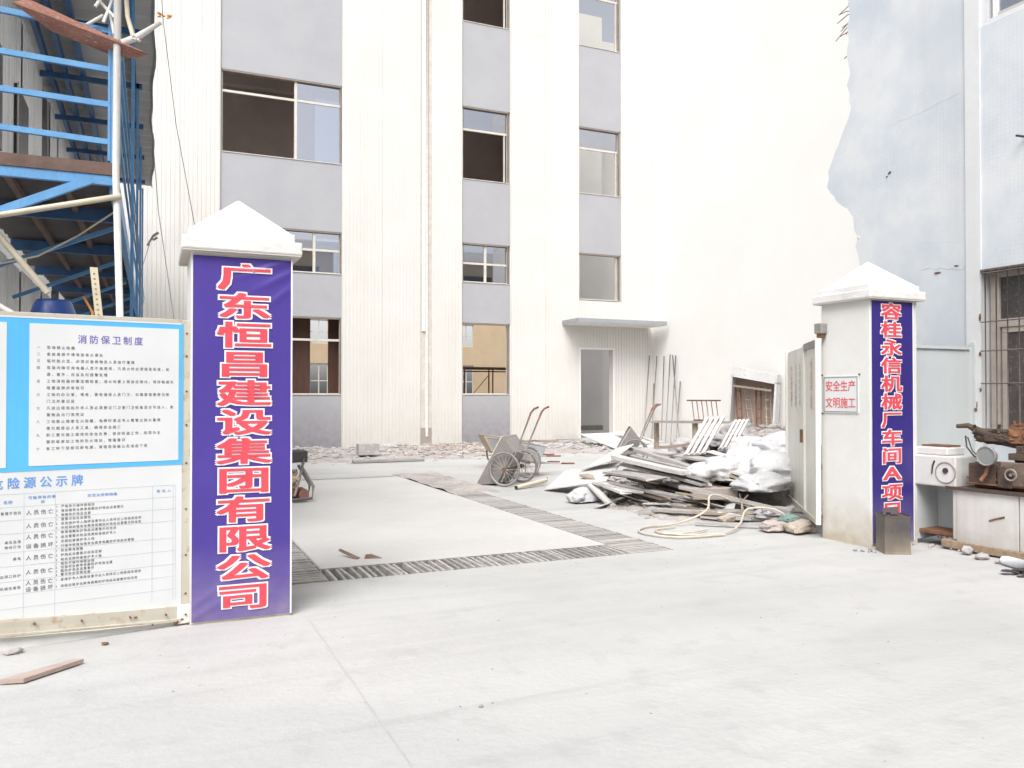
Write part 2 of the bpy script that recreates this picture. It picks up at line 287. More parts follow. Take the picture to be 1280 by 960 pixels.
# ------------------------------------------------------------------ text
_gc = {}
def glyph(ch, off):
    k = (ch, off)
    if k in _gc: return _gc[k]
    cu = bpy.data.curves.new('glyph', 'FONT'); cu.body = ch; cu.resolution_u = 2; cu.offset = off
    o = bpy.data.objects.new('glyph', cu); col.objects.link(o)
    dg = bpy.context.evaluated_depsgraph_get(); me = bpy.data.meshes.new_from_object(o.evaluated_get(dg))
    r = ([v.co.copy() for v in me.vertices], [tuple(p.vertices) for p in me.polygons])
    bpy.data.objects.remove(o); bpy.data.curves.remove(cu); bpy.data.meshes.remove(me); _gc[k] = r; return r
def put(mb, ch, c, ux, uy, wd, ht, off=0.0, lift=0.0):
    """one character centred on c; ux, uy unit vectors; wd x ht the em box"""
    if ch in ' \u3000': return
    vs, fs = glyph(ch, 0.0); c = Vector(c); ux = Vector(ux); uy = Vector(uy); nn = ux.cross(uy)
    cx = .5 if ord(ch) > 256 else .33
    if not isinstance(off, tuple): off = (off, off)
    ax, ay = off
    if ax == 0: shifts = [(0, 0)]
    elif ax < .025: shifts = [(ax, ay), (-ax, -ay), (ax, -ay), (-ax, ay)]
    else: shifts = [(ax * p_, ay * q_) for p_ in (-1, -.34, .34, 1) for q_ in (-1, 0, 1)] + [(0, 0)]
    for k, (a, b) in enumerate(shifts):
        mb.add([c + ux * ((v.x - cx) * wd + a * ht) + uy * ((v.y - .37) * ht + b * ht) + nn * (lift + k * .00012) for v in vs], fs)

# ================================================================== THE SETTING: ground
TX0, TX1, TX2, TX3 = .70, 1.32, 4.15, 4.62
TY0, TY1, TY2 = 6.60, 7.05, 14.0
g = MB()
xs = [-400, TX0, TX1, TX2, TX3, 400]; ys = [-400, TY0, TY1, TY2, 600]
for i in range(5):
    for j in range(4):
        inr = 1 <= j <= 2; left = i == 1 and inr; right = i == 3 and inr; front = i == 2 and j == 1; inner = i == 2 and j == 2
        if left or right or front: continue
        g.add([(xs[i], ys[j], 0), (xs[i + 1], ys[j], 0), (xs[i + 1], ys[j + 1], 0), (xs[i], ys[j + 1], 0)], [(0, 1, 2, 3)])
tag(g.build('ground', 'conc'), kind='structure')
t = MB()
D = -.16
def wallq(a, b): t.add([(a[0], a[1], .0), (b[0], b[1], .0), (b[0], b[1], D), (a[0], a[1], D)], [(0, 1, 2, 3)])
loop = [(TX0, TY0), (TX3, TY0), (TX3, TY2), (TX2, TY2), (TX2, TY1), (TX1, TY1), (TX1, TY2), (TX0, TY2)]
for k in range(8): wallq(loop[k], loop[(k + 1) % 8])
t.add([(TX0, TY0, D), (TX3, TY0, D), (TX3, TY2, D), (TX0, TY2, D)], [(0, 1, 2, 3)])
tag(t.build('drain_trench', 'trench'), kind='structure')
s_ = MB(); s_.add([(TX1 + .01, TY1 + .01, .006), (TX2 - .01, TY1 + .01, .006), (TX2 - .01, 14.46, .006), (TX1 + .01, 14.46, .006)], [(0, 1, 2, 3)])
tag(s_.build('inner_slab', 'slab'), kind='structure')
# dirt in the far joint and dust drifted over the far grates
heightmesh('joint_dirt', 'joint', .9, 4.5, 14.45, 14.58, 120, 3, lambda x, y: .012 + .012 * noise.noise(Vector((x * 9, y * 9, 0)))).update_tag()
tag(bpy.data.objects['joint_dirt'], kind='stuff')
heightmesh('grate_silt', 'dust', TX2 - .03, TX3 + .28, 10.4, 14.9, 26, 120, lambda x, y: -.06 + .085 * min(1, max(0, (y - 10.4) / 1.6)) + .03 * noise.noise(Vector((x * 5, y * 3, 1))))
tag(bpy.data.objects['grate_silt'], kind='stuff')
# hairline control joint running towards the camera
c = MB(); pts = [(.965 + .006 * noise.noise(Vector((0, y * .37, 5))), y * .1) for y in range(18, 56)]
for (xa, ya), (xb, yb) in zip(pts, pts[1:]): c.add([(xa - .0025, ya, .004), (xa + .0025, ya, .004), (xb + .0025, yb, .004), (xb - .0025, yb, .004)], [(0, 1, 2, 3)])
tag(c.build('control_joint', 'faintjoint'), kind='structure')

# grates: bars are single pieces
def bar_mesh(name, lx, ly, h=.05):
    mb = MB(); k = .006
    vs = [(-lx / 2, -ly / 2, -h), (lx / 2, -ly / 2, -h), (lx / 2, ly / 2, -h), (-lx / 2, ly / 2, -h), (-lx / 2 + k, -ly / 2 + k, 0), (lx / 2 - k, -ly / 2 + k, 0), (lx / 2 - k, ly / 2 - k, 0), (-lx / 2 + k, ly / 2 - k, 0)]
    mb.add(vs, [(3, 2, 1, 0), (4, 5, 6, 7), (0, 1, 5, 4), (1, 2, 6, 5), (2, 3, 7, 6), (3, 0, 4, 7)])
    me = bpy.data.meshes.new(name); me.from_pydata([tuple(v) for v in mb.v], [], mb.f); me.materials.append(M['bar']); return me
def bars(root, me, spots, jit=.006, tilt=.03):
    for (x, y) in spots:
        o = bpy.data.objects.new('bar', me); col.objects.link(o); o.parent = root
        o.location = Vector((x + random.uniform(-jit, jit), y + random.uniform(-jit, jit), .008 + random.uniform(-.008, .004))) - W[root.name]
        o.rotation_euler = (random.uniform(-.01, .01), random.uniform(-.01, .01), random.uniform(-tilt, tilt))
gr = thing('drain_grate', 'long front drain grate of broken-gapped concrete bars across the gateway', 'drain grate', ((TX1 + TX2) / 2, (TY0 + TY1) / 2, 0))
me = bar_mesh('grate_bar_short', .036, TY1 - TY0 - .01)
bars(gr, me, [(TX1 + .05 + i * .066 + (.02 if i < 12 and i % 3 == 1 else 0), (TY0 + TY1) / 2) for i in range(43)], .007, .05)
gl = thing('drain_grate', 'left drain grate with tight bars running behind the left pillar', 'drain grate', ((TX0 + TX1) / 2, 9, 0))
me = bar_mesh('grate_bar_long', TX1 - TX0 - .01, .05)
bars(gl, me, [((TX0 + TX1) / 2, TY0 + .035 + i * .062) for i in range(70)], .003, .008)
gr2 = thing('drain_grate', 'right drain grate with tight dusty bars running back past the scrap heap', 'drain grate', ((TX2 + TX3) / 2, 10, 0))
me = bar_mesh('grate_bar_side', TX3 - TX2 - .008, .05)
bars(gr2, me, [((TX2 + TX3) / 2, TY0 + .035 + i * .062) for i in range(92)], .003, .01)

# ================================================================== MAIN BUILDING
FY = 22.3
b0 = thing('factory_building', 'tall new factory block clad in ribbed cream and grey panels behind the gateway', 'building', (7, FY, 0))
TOP = 17.5
def ribbed(x0, x1, z0, z1, y, pitch=.1, dep=.010):
    """sheet with narrow recessed grooves, profile in x, extruded in z, 3 cm thick"""
    prof = []; x = x0; k = max(1, round((x1 - x0) / pitch)); p = (x1 - x0) / k
    for i in range(k):
        a = x0 + i * p
        prof += [(a, y), (a + p * .74, y), (a + p * .80, y + dep), (a + p * .94, y + dep)]
    prof.append((x1, y))
    mb = MB(); n = len(prof)
    mb.add([(px, py, z0) for px, py in prof] + [(px, py, z1) for px, py in prof], [(i, i + 1, n + i + 1, n + i) for i in range(n - 1)])
    mb.add([(x0, y, z0), (x0, y + .05, z0), (x0, y + .05, z1), (x0, y, z1), (x1, y, z0), (x1, y + .05, z0), (x1, y + .05, z1), (x1, y, z1)], [(0, 3, 2, 1), (4, 5, 6, 7)])
    return mb
# cream bands, one sheet about a metre wide each, with a lap joint at 3.4 m
bands = [(-6.0, 1.58), (4.76, 6.98), (7.31, 8.24), (9.80, 12.10), (13.62, 14.80)]
for a, b in bands:
    k = max(1, round((b - a) / 1.0)); wd = (b - a) / k
    for i in range(k):
        z0 = .02 if a != 9.8 else .12
        ribbed(a + i * wd + .002, a + (i + 1) * wd - .002, z0, TOP, FY - .03 - .002 * (i % 2)).build('cladding_sheet', 'cream', b0)
# strip over the door (cream) within column C
ribbed(12.10, 13.62, 2.95, 4.42, FY - .029).build('cladding_sheet', 'cream', b0)
ribbed(13.34, 13.62, .14, 2.95, FY - .029).build('cladding_sheet', 'cream', b0)
# structural wall behind the sheets
for i, (a, b) in enumerate([(-6.0, 1.6), (4.74, 8.26), (9.78, 12.12), (13.62, 14.95)]):
    MB().box(a, b, FY + .025, FY + .22, 0, TOP).build('wall', 'wing', b0)
# grey spandrels
cols_ = {'A': (1.6, 4.74), 'B': (8.26, 9.78), 'C': (12.12, 13.62)}
rows = {'A': [(1.5, 3.6), (4.79, 5.94), (7.81, 9.97), (12.62, 14.9)], 'B': [(1.5, 3.6), (4.79, 5.94), (7.81, 9.95), (12.45, 14.7)], 'C': [(4.46, 5.91), (7.78, 9.86), (12.41, 14.7)]}
for k, (x0, x1) in cols_.items():
    zs = [0.0 if k != 'C' else 4.2]
    for a, b in rows[k]: zs += [a, b]
    zs.append(TOP)
    for j in range(0, len(zs), 2):
        if k == 'C' and j == 0: continue
        MB().box(x0 + .002, x1 - .002, FY + .012, FY + .062, zs[j], zs[j + 1]).build('spandrel_panel', 'grey', b0)
        MB().box(x0, x1, FY + .07, FY + .22, zs[j], zs[j + 1]).build('wall', 'int_grey', b0)
    if k == 'C':
        MB().box(12.12, 13.62, FY + .025, FY + .22, 2.93, 4.46).build('wall', 'int_grey', b0)
        MB().box(13.34, 13.62, FY + .025, FY + .22, 0.12, 2.93).build('wall', 'int_grey', b0)
# windows
def window(x0, x1, z0, z1, muls, trans, panes, rim=.03):
    y = FY + .10
    f = MB(); f.box(x0, x1, y - .03, y + .03, z0, z0 + rim).box(x0, x0 + rim * .6, y - .028, y + .028, z0 + rim, z1 - rim).box(x1 - rim, x1, y - .028, y + .028, z0 + rim, z1 - rim)
    for m_ in muls: f.box(m_ - .035, m_ + .035, y - .034, y + .034, z0 + rim, z1 - rim)
    for m_ in trans: f.box(x0 + rim * .6, x1 - rim, y - .026, y + .026, m_ - .03, m_ + .03)
    o = f.build('window', 'alu', b0)
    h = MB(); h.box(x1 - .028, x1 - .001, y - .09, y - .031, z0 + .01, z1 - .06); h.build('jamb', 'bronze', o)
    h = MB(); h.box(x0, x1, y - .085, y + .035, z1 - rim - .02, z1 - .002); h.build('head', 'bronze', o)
    for a, b, c_, d in panes:
        MB().box(a, b, y - .004, y + .004, c_, d).build('pane', 'glass', o)
    # sill
    MB().box(x0 - .0, x1 + .0, FY - .008, FY + .075, z0 - .012, z0 + .006).build('sill', 'alu', o)
window(1.62, 4.72, 7.81, 9.97, [3.5], [9.42], [(3.54, 4.68, 7.85, 9.39), (3.54, 4.68, 9.45, 9.93)])
window(1.62, 4.72, 4.79, 5.94, [2.2, 3.1, 4.0], [5.42], [(a, b, c_, d) for a, b in ((1.66, 2.16), (2.24, 3.06), (3.14, 3.96), (4.04, 4.68)) for c_, d in ((4.83, 5.39), (5.45, 5.90))])
window(1.62, 4.72, 1.5, 3.6, [], [2.98], [])
window(1.62, 4.72, 12.62, 14.9, [3.5], [14.3], [(3.54, 4.68, 12.66, 14.27)])
window(8.28, 9.72, 7.81, 9.95, [], [9.28], [(8.32, 9.67, 9.31, 9.9)])
window(8.28, 9.72, 12.45, 14.7, [], [14.1], [(8.32, 9.67, 14.13, 14.65)])
window(8.28, 9.72, 4.79, 5.94, [9.0], [5.35], [(a, b, c_, d) for a, b in ((8.32, 8.96), (9.04, 9.67)) for c_, d in ((4.83, 5.32), (5.38, 5.90))])
window(8.28, 9.72, 1.5, 3.6, [], [], [])
window(12.14, 13.57, 7.78, 9.86, [], [9.2], [(12.17, 13.52, 9.23, 9.81)])
window(12.14, 13.57, 12.41, 14.7, [], [14.0], [(12.17, 13.52, 14.03, 14.65)])
window(12.14, 13.57, 4.46, 5.91, [], [], [])
for x0, x1, z0, z1 in ((13.47, 13.50, 4.5, 5.87), (13.46, 13.49, 7.82, 9.17), (9.60, 9.63, 7.85, 9.25), (13.46, 13.49, 12.45, 13.97), (9.60, 9.63, 12.49, 14.07)):
    MB().box(x0, x1, FY + .07, FY + .13, z0, z1).build('sash_stile', 'alu', b0)
# door opening frame and step
d_ = MB(); d_.box(12.10, 12.15, FY - .035, FY + .22, .13, 2.93).box(13.31, 13.36, FY - .035, FY + .22, .13, 2.93).box(12.10, 13.36, FY - .037, FY + .22, 2.90, 2.96)
d_.build('door_frame', 'wing', b0)
MB().box(11.2, 14.0, FY - .5, FY + 2.6, 0, .13).build('door_step', 'conc', b0)
# canopy
cy = MB(); cy.box(11.5, 14.62, 21.22, FY - .035, 3.645, 3.765); cano = cy.build('canopy', 'canopy', b0)
MB().box(11.52, 14.60, 21.24, FY - .036, 3.63, 3.647).build('canopy_soffit', 'wing', b0)
# downpipe chase between cream bands
MB().box(6.98, 7.31, FY + .0, FY + .1, 0, TOP).build('pipe_chase', 'capunder', b0)
MB().box(7.02, 7.12, FY - .045, FY + .0, 3.3, TOP).build('trunking', 'wing', b0)
MB().tube([(7.17, FY - .02, .3), (7.17, FY - .02, TOP)], .038, 10).build('downpipe', 'boardw', b0)
MB().box(7.0, 7.3, FY - .03, FY + .0, .02, .55).build('patch_of_bare_brick', 'rockb', b0)
# interior
IY = 42.0
for z0, z1 in ((-.02, .03), (4.0, 4.25), (6.9, 7.15), (11.3, 11.6), (16.4, 16.7)):
    MB().box(-6, 12.1, FY + .22, 26.2, z0, z1).build('floor_slab', 'int_tan' if z0 < 4.1 and z0 > -.1 and z0 != -.02 else 'int_dark', b0)
for zc in (6.9, 11.3, 16.4):
    for k in range(3):
        yb = FY + 1.0 + k * 1.15
        MB().box(-6, 12.1, yb, yb + .3, zc - .5, zc).build('ceiling_beam', 'int_dark', b0)
MB().box(-6, 12.1, 26.2, 26.4, 4.25, 5.2).build('rear_wall', 'int_dark', b0)
for z0, z1 in ((5.2, 6.9), (7.15, 11.3), (11.6, 16.4)):
    for x0, x1 in ((-6, -5), (1.4, 4.7), (9.0, 12.1)): MB().box(x0, x1, 26.2, 26.4, z0, z1).build('rear_wall', 'int_dark', b0)  # gaps between these walls added out of view to let daylight in
MB().box(-6.2, -6, FY + .1, 26.4, 0, TOP).build('end_wall', 'wing', b0)
MB().box(11.95, 12.1, FY + .22, 26.4, .0, 4.0).build('partition_wall', 'int_tan', b0)
MB().box(11.951, 12.1, FY + .22, 26.4, 4.25, TOP).build('partition_wall', 'int_dark', b0)
# tan rear wall with window openings, set far back, roofless, so sun lights it
xa = -6
for (x0, x1) in ((7.33, 8.23), (15.4, 16.2), (20, 20)):
    MB().box(xa, x0, IY, IY + .2, 0, 6.4).build('open_daylit_rear_wall', 'int_tan', b0)
    if x0 < 20:
        for z0, z1 in ((0, .5), (3.1, 4.1), (5.35, 6.4)): MB().box(x0, x1, IY, IY + .2, z0, z1).build('open_daylit_rear_wall', 'int_tan', b0)
        f = MB()
        for z in (.55, 1.4, 2.2, 3.05, 4.13, 4.7, 5.3): f.box(x0, x1, IY + .08, IY + .12, z - .025, z + .025)
        for k in range(3): xx = x0 + (x1 - x0) * k / 2; f.box(xx - .025, xx + .025, IY + .07, IY + .13, .5, 3.1); f.box(xx - .025, xx + .025, IY + .07, IY + .13, 4.1, 5.35)
        f.build('open_daylit_rear_window', 'alu', b0)
    xa = x1
# brown boards standing just inside the lower left window
for x0, x1 in ((2.6, 4.03), (4.53, 4.95)):
    MB().box(x0, x1, FY + .8, FY + .84, 0.03, 3.9).build('brown_partition', 'brown', b0)
# stair walls behind door and column C, set back roofless to catch daylight
MB().box(13.5, 17.4, 30.0, 30.2, 0, TOP).build('open_daylit_stair_wall', 'int_grey', b0)
MB().box(17.2, 17.4, 30.2, 32.0, 0, TOP).build('open_daylit_stair_wall', 'int_grey', b0)
MB().box(17.2, 20.5, 32.0, 32.2, 0, TOP).build('open_daylit_stair_wall', 'int_grey', b0)
MB().box(13.5, 17.4, 29.95, 29.998, 0, .2).build('skirting', 'bronze', b0)
MB().box(-6.2, 12.1, FY + .0, 26.4, TOP, TOP + .3).build('roof', 'conc', b0)
# scaffold frame standing inside (seen through the middle lower window)
sf = thing('scaffold_frame', 'rusty scaffold frame standing inside behind the middle ground-floor window', 'scaffold', (9.9, 26.5, .03))
m_ = MB()
for x in (9.0, 9.9, 10.8, 10.95):
    m_.tube([(x, 26.5, .03), (x, 26.5, 2.38)], .024, 6)
for z in (2.3, 2.38, 1.25, .6): m_.tube([(8.2, 26.5, z), (11.6, 26.5, z)], .024, 6)
m_.build('tube_frame', 'grip', sf)
m_ = MB()
for a, b in (((9.0, 1.0), (9.9, 2.2)), ((9.9, 1.0), (9.0, 2.2)), ((9.9, 1.2), (10.8, 2.2)), ((8.2, 2.2), (9.0, 1.2)), ((8.2, 1.2), (9.0, 2.2))): m_.tube([(a[0], 26.45, a[1]), (b[0], 26.45, b[1])], .014, 5)
m_.build('cross_brace', 'grip', sf)
MB().box(8.2, 11.6, 26.3, 26.9, 2.40, 2.45).build('plank', 'boardb', sf)

# wing wall
wg = MB(); wg.box(14.80, 15.1, 9.0, FY - .032, -.1, TOP)
tag(wg.build('side_wall', 'wing'), 'tall smooth cream side wall rising behind the scrap heap and leaning rods', 'wall')

# opposite factory behind the camera, mirrored in the panes
ob = thing('opposite_building', 'low tan factory across the street, seen only mirrored in the panes', 'building', (0, -16, 0))
MB().box(-30, 45, -22, -16, 0, 12.0).build('wall', 'opp', ob)
r_ = MB(); r_.prism([(-31, -15.6, 12.0), (-31, -22.4, 12.0), (-31, -19, 13.4)], (77, 0, 0)); r_.build('roof', 'roofu', ob)
for k in range(16):
    for z in (1.2, 5.2, 9.0):
        MB().box(-28 + k * 4.6, -25.6 + k * 4.6, -15.99, -15.9, z, z + 1.9).build('window', 'oppw', ob)

# ================================================================== BLUE MOSAIC BUILDING (right)
bb = thing('blue_tiled_building', 'old pale blue mosaic-tiled building with a broken left edge', 'building', (8.45, 6, 0))
BX = 8.45
WY0, WY1 = 3.4, 6.15       # barred window
edge = [(8.10, 0), (8.02, 1.2), (8.08, 2.2), (7.96, 2.9), (7.88, 3.1), (7.90, 3.25), (7.98, 3.45), (7.93, 3.55), (7.97, 3.66), (8.02, 3.74), (7.99, 3.84), (8.08, 3.90), (8.12, 3.97), (8.20, 4.02), (8.28, 4.12), (8.33, 4.18), (8.40, 4.24), (8.44, 4.34), (8.44, 4.55), (8.37, 4.66), (8.30, 4.78), (8.24, 4.86), (8.19, 4.97), (8.14, 5.08), (8.08, 5.18), (8.05, 5.30), (8.05, 5.5), (8.09, 5.62), (8.06, 5.75), (8.09, 6.1), (8.07, 6.5), (8.09, 7.0), (8.07, 8.0), (8.09, 9.0)]
ed = []
for (ya, za), (yb, zb) in zip(edge, edge[1:]):
    k = max(1, int((zb - za) / .09))
    for i in range(k):
        f_ = i / k; ed.append((ya + (yb - ya) * f_ + random.uniform(-.028, .028), za + (zb - za) * f_))
ed.append(edge[-1])
left_ = MB(); left_.prism([(BX, 6.37, 0)] + [(BX, y, z) for y, z in ed] + [(BX, 6.37, 9)], (.24, 0, 0))
left_.build('wall', 'tile', bb)
be = MB()
for (ya, za), (yb, zb) in zip(ed, ed[1:]):
    be.add([(BX + .012, ya + .004, za), (BX + .23, ya + .004, za), (BX + .23, yb + .004, zb), (BX + .012, yb + .004, zb)], [(0, 1, 2, 3)])
for y, z in ed[20:]:
    if random.random() < .5: be.rock((BX + random.uniform(.0, .2), y - .005, z), .03, .02, .03)
be.build('broken_brick_edge', 'brokenedge', bb)
MB().box(BX - .02, BX + .25, 6.19, 6.37, 0, 9).build('plaster_strip', 'plaster', bb)
for y0, y1, z0, z1 in ((3.0, 6.19, 0, .95), (3.0, 6.19, 2.86, 5.60), (3.0, 3.4, .95, 2.86), (3.0, 6.19, 7.6, 9), (3.0, 3.4, 5.6, 7.6)):
    MB().box(BX, BX + .24, y0, y1, z0, z1).build('wall', 'tile', bb)
# dark room
MB().box(BX + 2.4, BX + 2.5, -2, 8, 0, 9).build('room_wall', 'int_dark', bb)
MB().box(BX + .24, BX + 2.4, 6.4, 6.6, 0, 9).build('room_wall', 'int_dark', bb)
MB().box(BX + .24, BX + 2.4, 2.9, 6.4, 3.6, 3.8).build('room_ceiling', 'int_dark', bb)
MB().box(BX + .24, BX + 2.4, 2.9, 6.4, 8.8, 9.0).build('room_ceiling', 'int_grey', bb)
# cornice edge of the opening
win = MB()
y1 = WY1
win.box(BX + .09, BX + .15, WY0, y1, .95, 1.03).box(BX + .09, BX + .15, WY0, y1, 2.79, 2.86).box(BX + .088, BX + .152, y1 - .10, y1, 1.03, 2.79).box(BX + .09, BX + .15, WY0, y1 - .10, 2.24, 2.33)
for yy in (5.28, 4.35): win.box(BX + .086, BX + .154, yy - .05, yy + .05, 1.03, 2.79)
win.box(BX + .10, BX + .14, y1 - .18, y1 - .12, 1.035, 2.175).box(BX + .102, BX + .138, WY0, y1 - .12, 2.18, 2.235)
wo = win.build('window', 'wframe', bb)
MB().box(BX + .115, BX + .125, WY0, y1 - .1, 2.33, 2.79).build('pane', 'dirtyglass', wo)
for a, b in ((WY0, 4.30), (4.40, 5.23), (5.33, 5.97)): MB().box(BX + .115, BX + .125, a, b, 1.03, 2.18).build('pane', 'dirtyglass', wo)
MB().box(BX - .03, BX + .086, WY0, y1 + .04, 2.86, 2.885).build('lintel', 'bars', wo)
for k in range(13):
    y = y1 + .0 - .02 - k * .128
    MB().tube([(BX - .03, y, .98), (BX - .03, y, 2.87)], .0075, 6).build('bar', 'bars', bb)
for z in (1.12, 1.62, 1.98, 2.30, 2.84): MB().tube([(BX - .04, y1 + .03, z), (BX - .04, WY0, z)], .008, 6).build('bar', 'bars', bb)
# upper window
uw = MB(); uw.box(BX + .02, BX + .10, 3.4, 6.19, 5.60, 5.66).box(BX + .018, BX + .102, 6.11, 6.19, 5.66, 7.6)
uo = uw.build('window', 'plaster', bb)
MB().box(BX + .05, BX + .06, 3.4, 6.03, 5.70, 7.5).build('pane', 'glass', uo)
MB().box(BX + .03, BX + .08, 6.0, 6.06, 5.66, 7.6).build('sash_stile', 'cabin', uo)
MB().box(BX + .03, BX + .082, 3.4, 6.0, 5.66, 5.70).build('sash_rail', 'int_grey', uo)
# cracks, patches, rebar stubs
ck = MB()
def crack(pts, w_=.006):
    for (ya, za), (yb, zb) in zip(pts, pts[1:]):
        ck.beam((BX - .001, ya, za), (BX - .001, yb, zb), .002, w_ * random.uniform(.5, 1.3), up=(1, 0, 0)) if False else ck.tube([(BX - .0, ya, za), (BX - .0, yb, zb)], w_ * random.uniform(.18, .4), 4, False)
def walk(a, b, n=14, j=.025):
    return [(a[0] + (b[0] - a[0]) * i / n + random.uniform(-j, j), a[1] + (b[1] - a[1]) * i / n + random.uniform(-j, j)) for i in range(n + 1)]
crack(walk((7.5, 4.85), (6.45, 4.95))); crack(walk((7.2, 4.8), (7.42, 4.3), 9)); crack(walk((7.0, 3.02), (6.25, 2.92), 12), .01); crack(walk((6.95, 3.3), (6.3, 3.25), 9), .004)
ck.build('crack', 'tile', bb)
pl = MB()
for y, z, a, b in ((7.42, 4.28, .03, .025), (7.46, 4.24, .018, .012), (6.75, 2.93, .06, .015), (6.5, 2.98, .04, .012), (6.2, 2.35, .02, .06), (6.2, 1.95, .018, .03), (6.2, 1.55, .015, .03)):
    pl.rock((BX - .002 - (.02 if y < 6.3 else 0), y, z), .012, a, b)
pl.build('spalled_spot', 'rust', bb)
rb = MB()
for k in range(9):
    z = random.choice((6.15, 6.4, 6.5, 6.6, 6.7)) + random.uniform(-.03, .03); y = 8.05; x = BX + random.uniform(.05, .2)
    rb.tube([(x, y, z), (x - .02, y + .1, z + random.uniform(-.03, .04)), (x - .03, y + random.uniform(.18, .3), z + random.uniform(-.12, .06))], .006, 5)
rb.build('rebar_stub', 'grip', bb)
MB().tube([(BX - .01, 5.66, 4.22), (BX - .10, 5.72, 4.24)], .012, 6).build('wall_bracket', 'dark', bb)


# ================================================================== GATE PILLARS
def pillar(lab, x0, x1, y0, y1):
    cx, cy_ = (x0 + x1) / 2, (y0 + y1) / 2
    p = thing('gate_pillar', lab, 'pillar', (cx, cy_, 0), 'white gate pillars')
    MB().box(x0, x1, y0, y1, -.05, 2.45).build('shaft', 'white', p, .012)
    o = .062
    MB().box(x0 - o, x1 + o, y0 - o, y1 + o, 2.442, 2.53).build('cap_slab', 'cap', p, .012)
    MB().box(x0 - o + .006, x1 + o - .006, y0 - o + .006, y1 + o - .006, 2.435, 2.443).build('slab_underside', 'capunder', p)
    i = .02
    MB().box(x0 - i, x1 + i, y0 - i, y1 + i, 2.529, 2.59).build('cap_tier', 'cap', p, .01)
    q = MB(); a = .0; pts = []
    n = 10; vs = []
    h = (x1 - x0) / 2 + .0; hy = (y1 - y0) / 2
    for lev in range(n + 1):
        f_ = lev / n; sx = h * (1 - f_) * 1.0 + .006; sy = hy * (1 - f_) + .006; z = 2.589 + .275 * f_
        vs += [(cx - sx, cy_ - sy, z), (cx + sx, cy_ - sy, z), (cx + sx, cy_ + sy, z), (cx - sx, cy_ + sy, z)]
    fs = [(l * 4 + k, l * 4 + (k + 1) % 4, (l + 1) * 4 + (k + 1) % 4, (l + 1) * 4 + k) for l in range(n) for k in range(4)] + [(n * 4, n * 4 + 1, n * 4 + 2, n * 4 + 3)]
    q.add(vs, fs); q.build('cap_pyramid', 'cap', p, .008)
    return p
pillar('nearer left gate pillar carrying the violet banner with red characters', .23, .87, 5.70, 6.35)
pillar('farther right gate pillar with the small white safety sign on its side', 6.42, 7.06, 5.88, 6.52)

def banner(name, lab, x0, x1, y, z0, z1, m, em, emo, chars, cx, cw, pitch, ztop, cut=None, folds=()):
    b = thing(name, lab, 'banner', ((x0 + x1) / 2, y, z0), 'vertical banners hung on the gate pillars')
    nx, nz = 40, 150; mb = MB()
    def yy(x, z):
        d = .0035 * noise.noise(Vector((x * 4, z * 1.6, y))) + .0012 * noise.noise(Vector((x * 16 + z * 6, z * 5, y)))
        for (fx, fz, ang, s_, wdt) in folds:
            u = (x - fx) * math.cos(ang) + (z - fz) * math.sin(ang); v_ = -(x - fx) * math.sin(ang) + (z - fz) * math.cos(ang)
            d += s_ * math.exp(-(v_ / wdt) ** 2) * math.exp(-(u / .16) ** 2)
        return y - .011 - d
    vs = [(x0 + (x1 - x0) * i / nx, yy(x0 + (x1 - x0) * i / nx, z0 + (z1 - z0) * j / nz), z0 + (z1 - z0) * j / nz) for j in range(nz + 1) for i in range(nx + 1)]
    mb.add(vs, [(j * (nx + 1) + i, j * (nx + 1) + i + 1, (j + 1) * (nx + 1) + i + 1, (j + 1) * (nx + 1) + i) for j in range(nz) for i in range(nx)], True)
    mb.build('cloth', m, b)
    MB().box(x0 - .004, x1 + .004, y - .003, y - .001, z0 - .006, z1 + .004).build('backing', 'btext', b)
    h = MB(); h.box(x1 - .006, x1 + .004, y - .019, y - .016, z0, z1); h.build('hem', 'btext', b)
    o1, o2 = MB(), MB()
    for i, ch in enumerate(chars):
        zc = ztop - pitch * (i + .5)
        small = ch == 'A'
        cw_ = cw * (1.25 if small else 1); ch_h = pitch * (.93 if not small else 1.0)
        c0 = Vector((cx, y - .014, zc + (-.01 if not small else 0)))
        put(o1, ch, c0, (1, 0, 0), (0, 0, 1), cw_, ch_h, em[0], 0)
        put(o2, ch, c0 + Vector((0, .0035, 0)), (1, 0, 0), (0, 0, 1), cw_, ch_h, em[1], 0)
    for q_ in (o1, o2):
        for i, v in enumerate(q_.v): q_.v[i] = Vector((v.x, v.y + yy(v.x, v.z) - (y - .006), v.z))
    o2.build('lettering_outline', 'btext', b); o1.build('lettering', 'red', b)
    return b
banner('banner', 'violet vertical banner with large red company characters on the left pillar', .24, .868, 5.70, .02, 2.41, 'purple1', ((.055, .016), (.115, .072)), 0, '广东恒昌建设集团有限公司', .562, .352, .1925, 2.385,
       folds=[(.78, 2.28, .5, .007, .02), (.68, 2.34, .40, .006, .014), (.80, 2.17, .7, .006, .02), (.74, 2.36, .3, .005, .012), (.35, .10, .5, .007, .02), (.30, .16, .6, .005, .015)])
banner('banner', 'indigo vertical banner with red workshop characters on the right pillar', 6.43, 6.985, 5.88, .045, 2.42, 'purple2', ((.045, .018), (.105, .078)), 0, '容桂永信机械厂车间A项目', 6.685, .285, .178, 2.418)
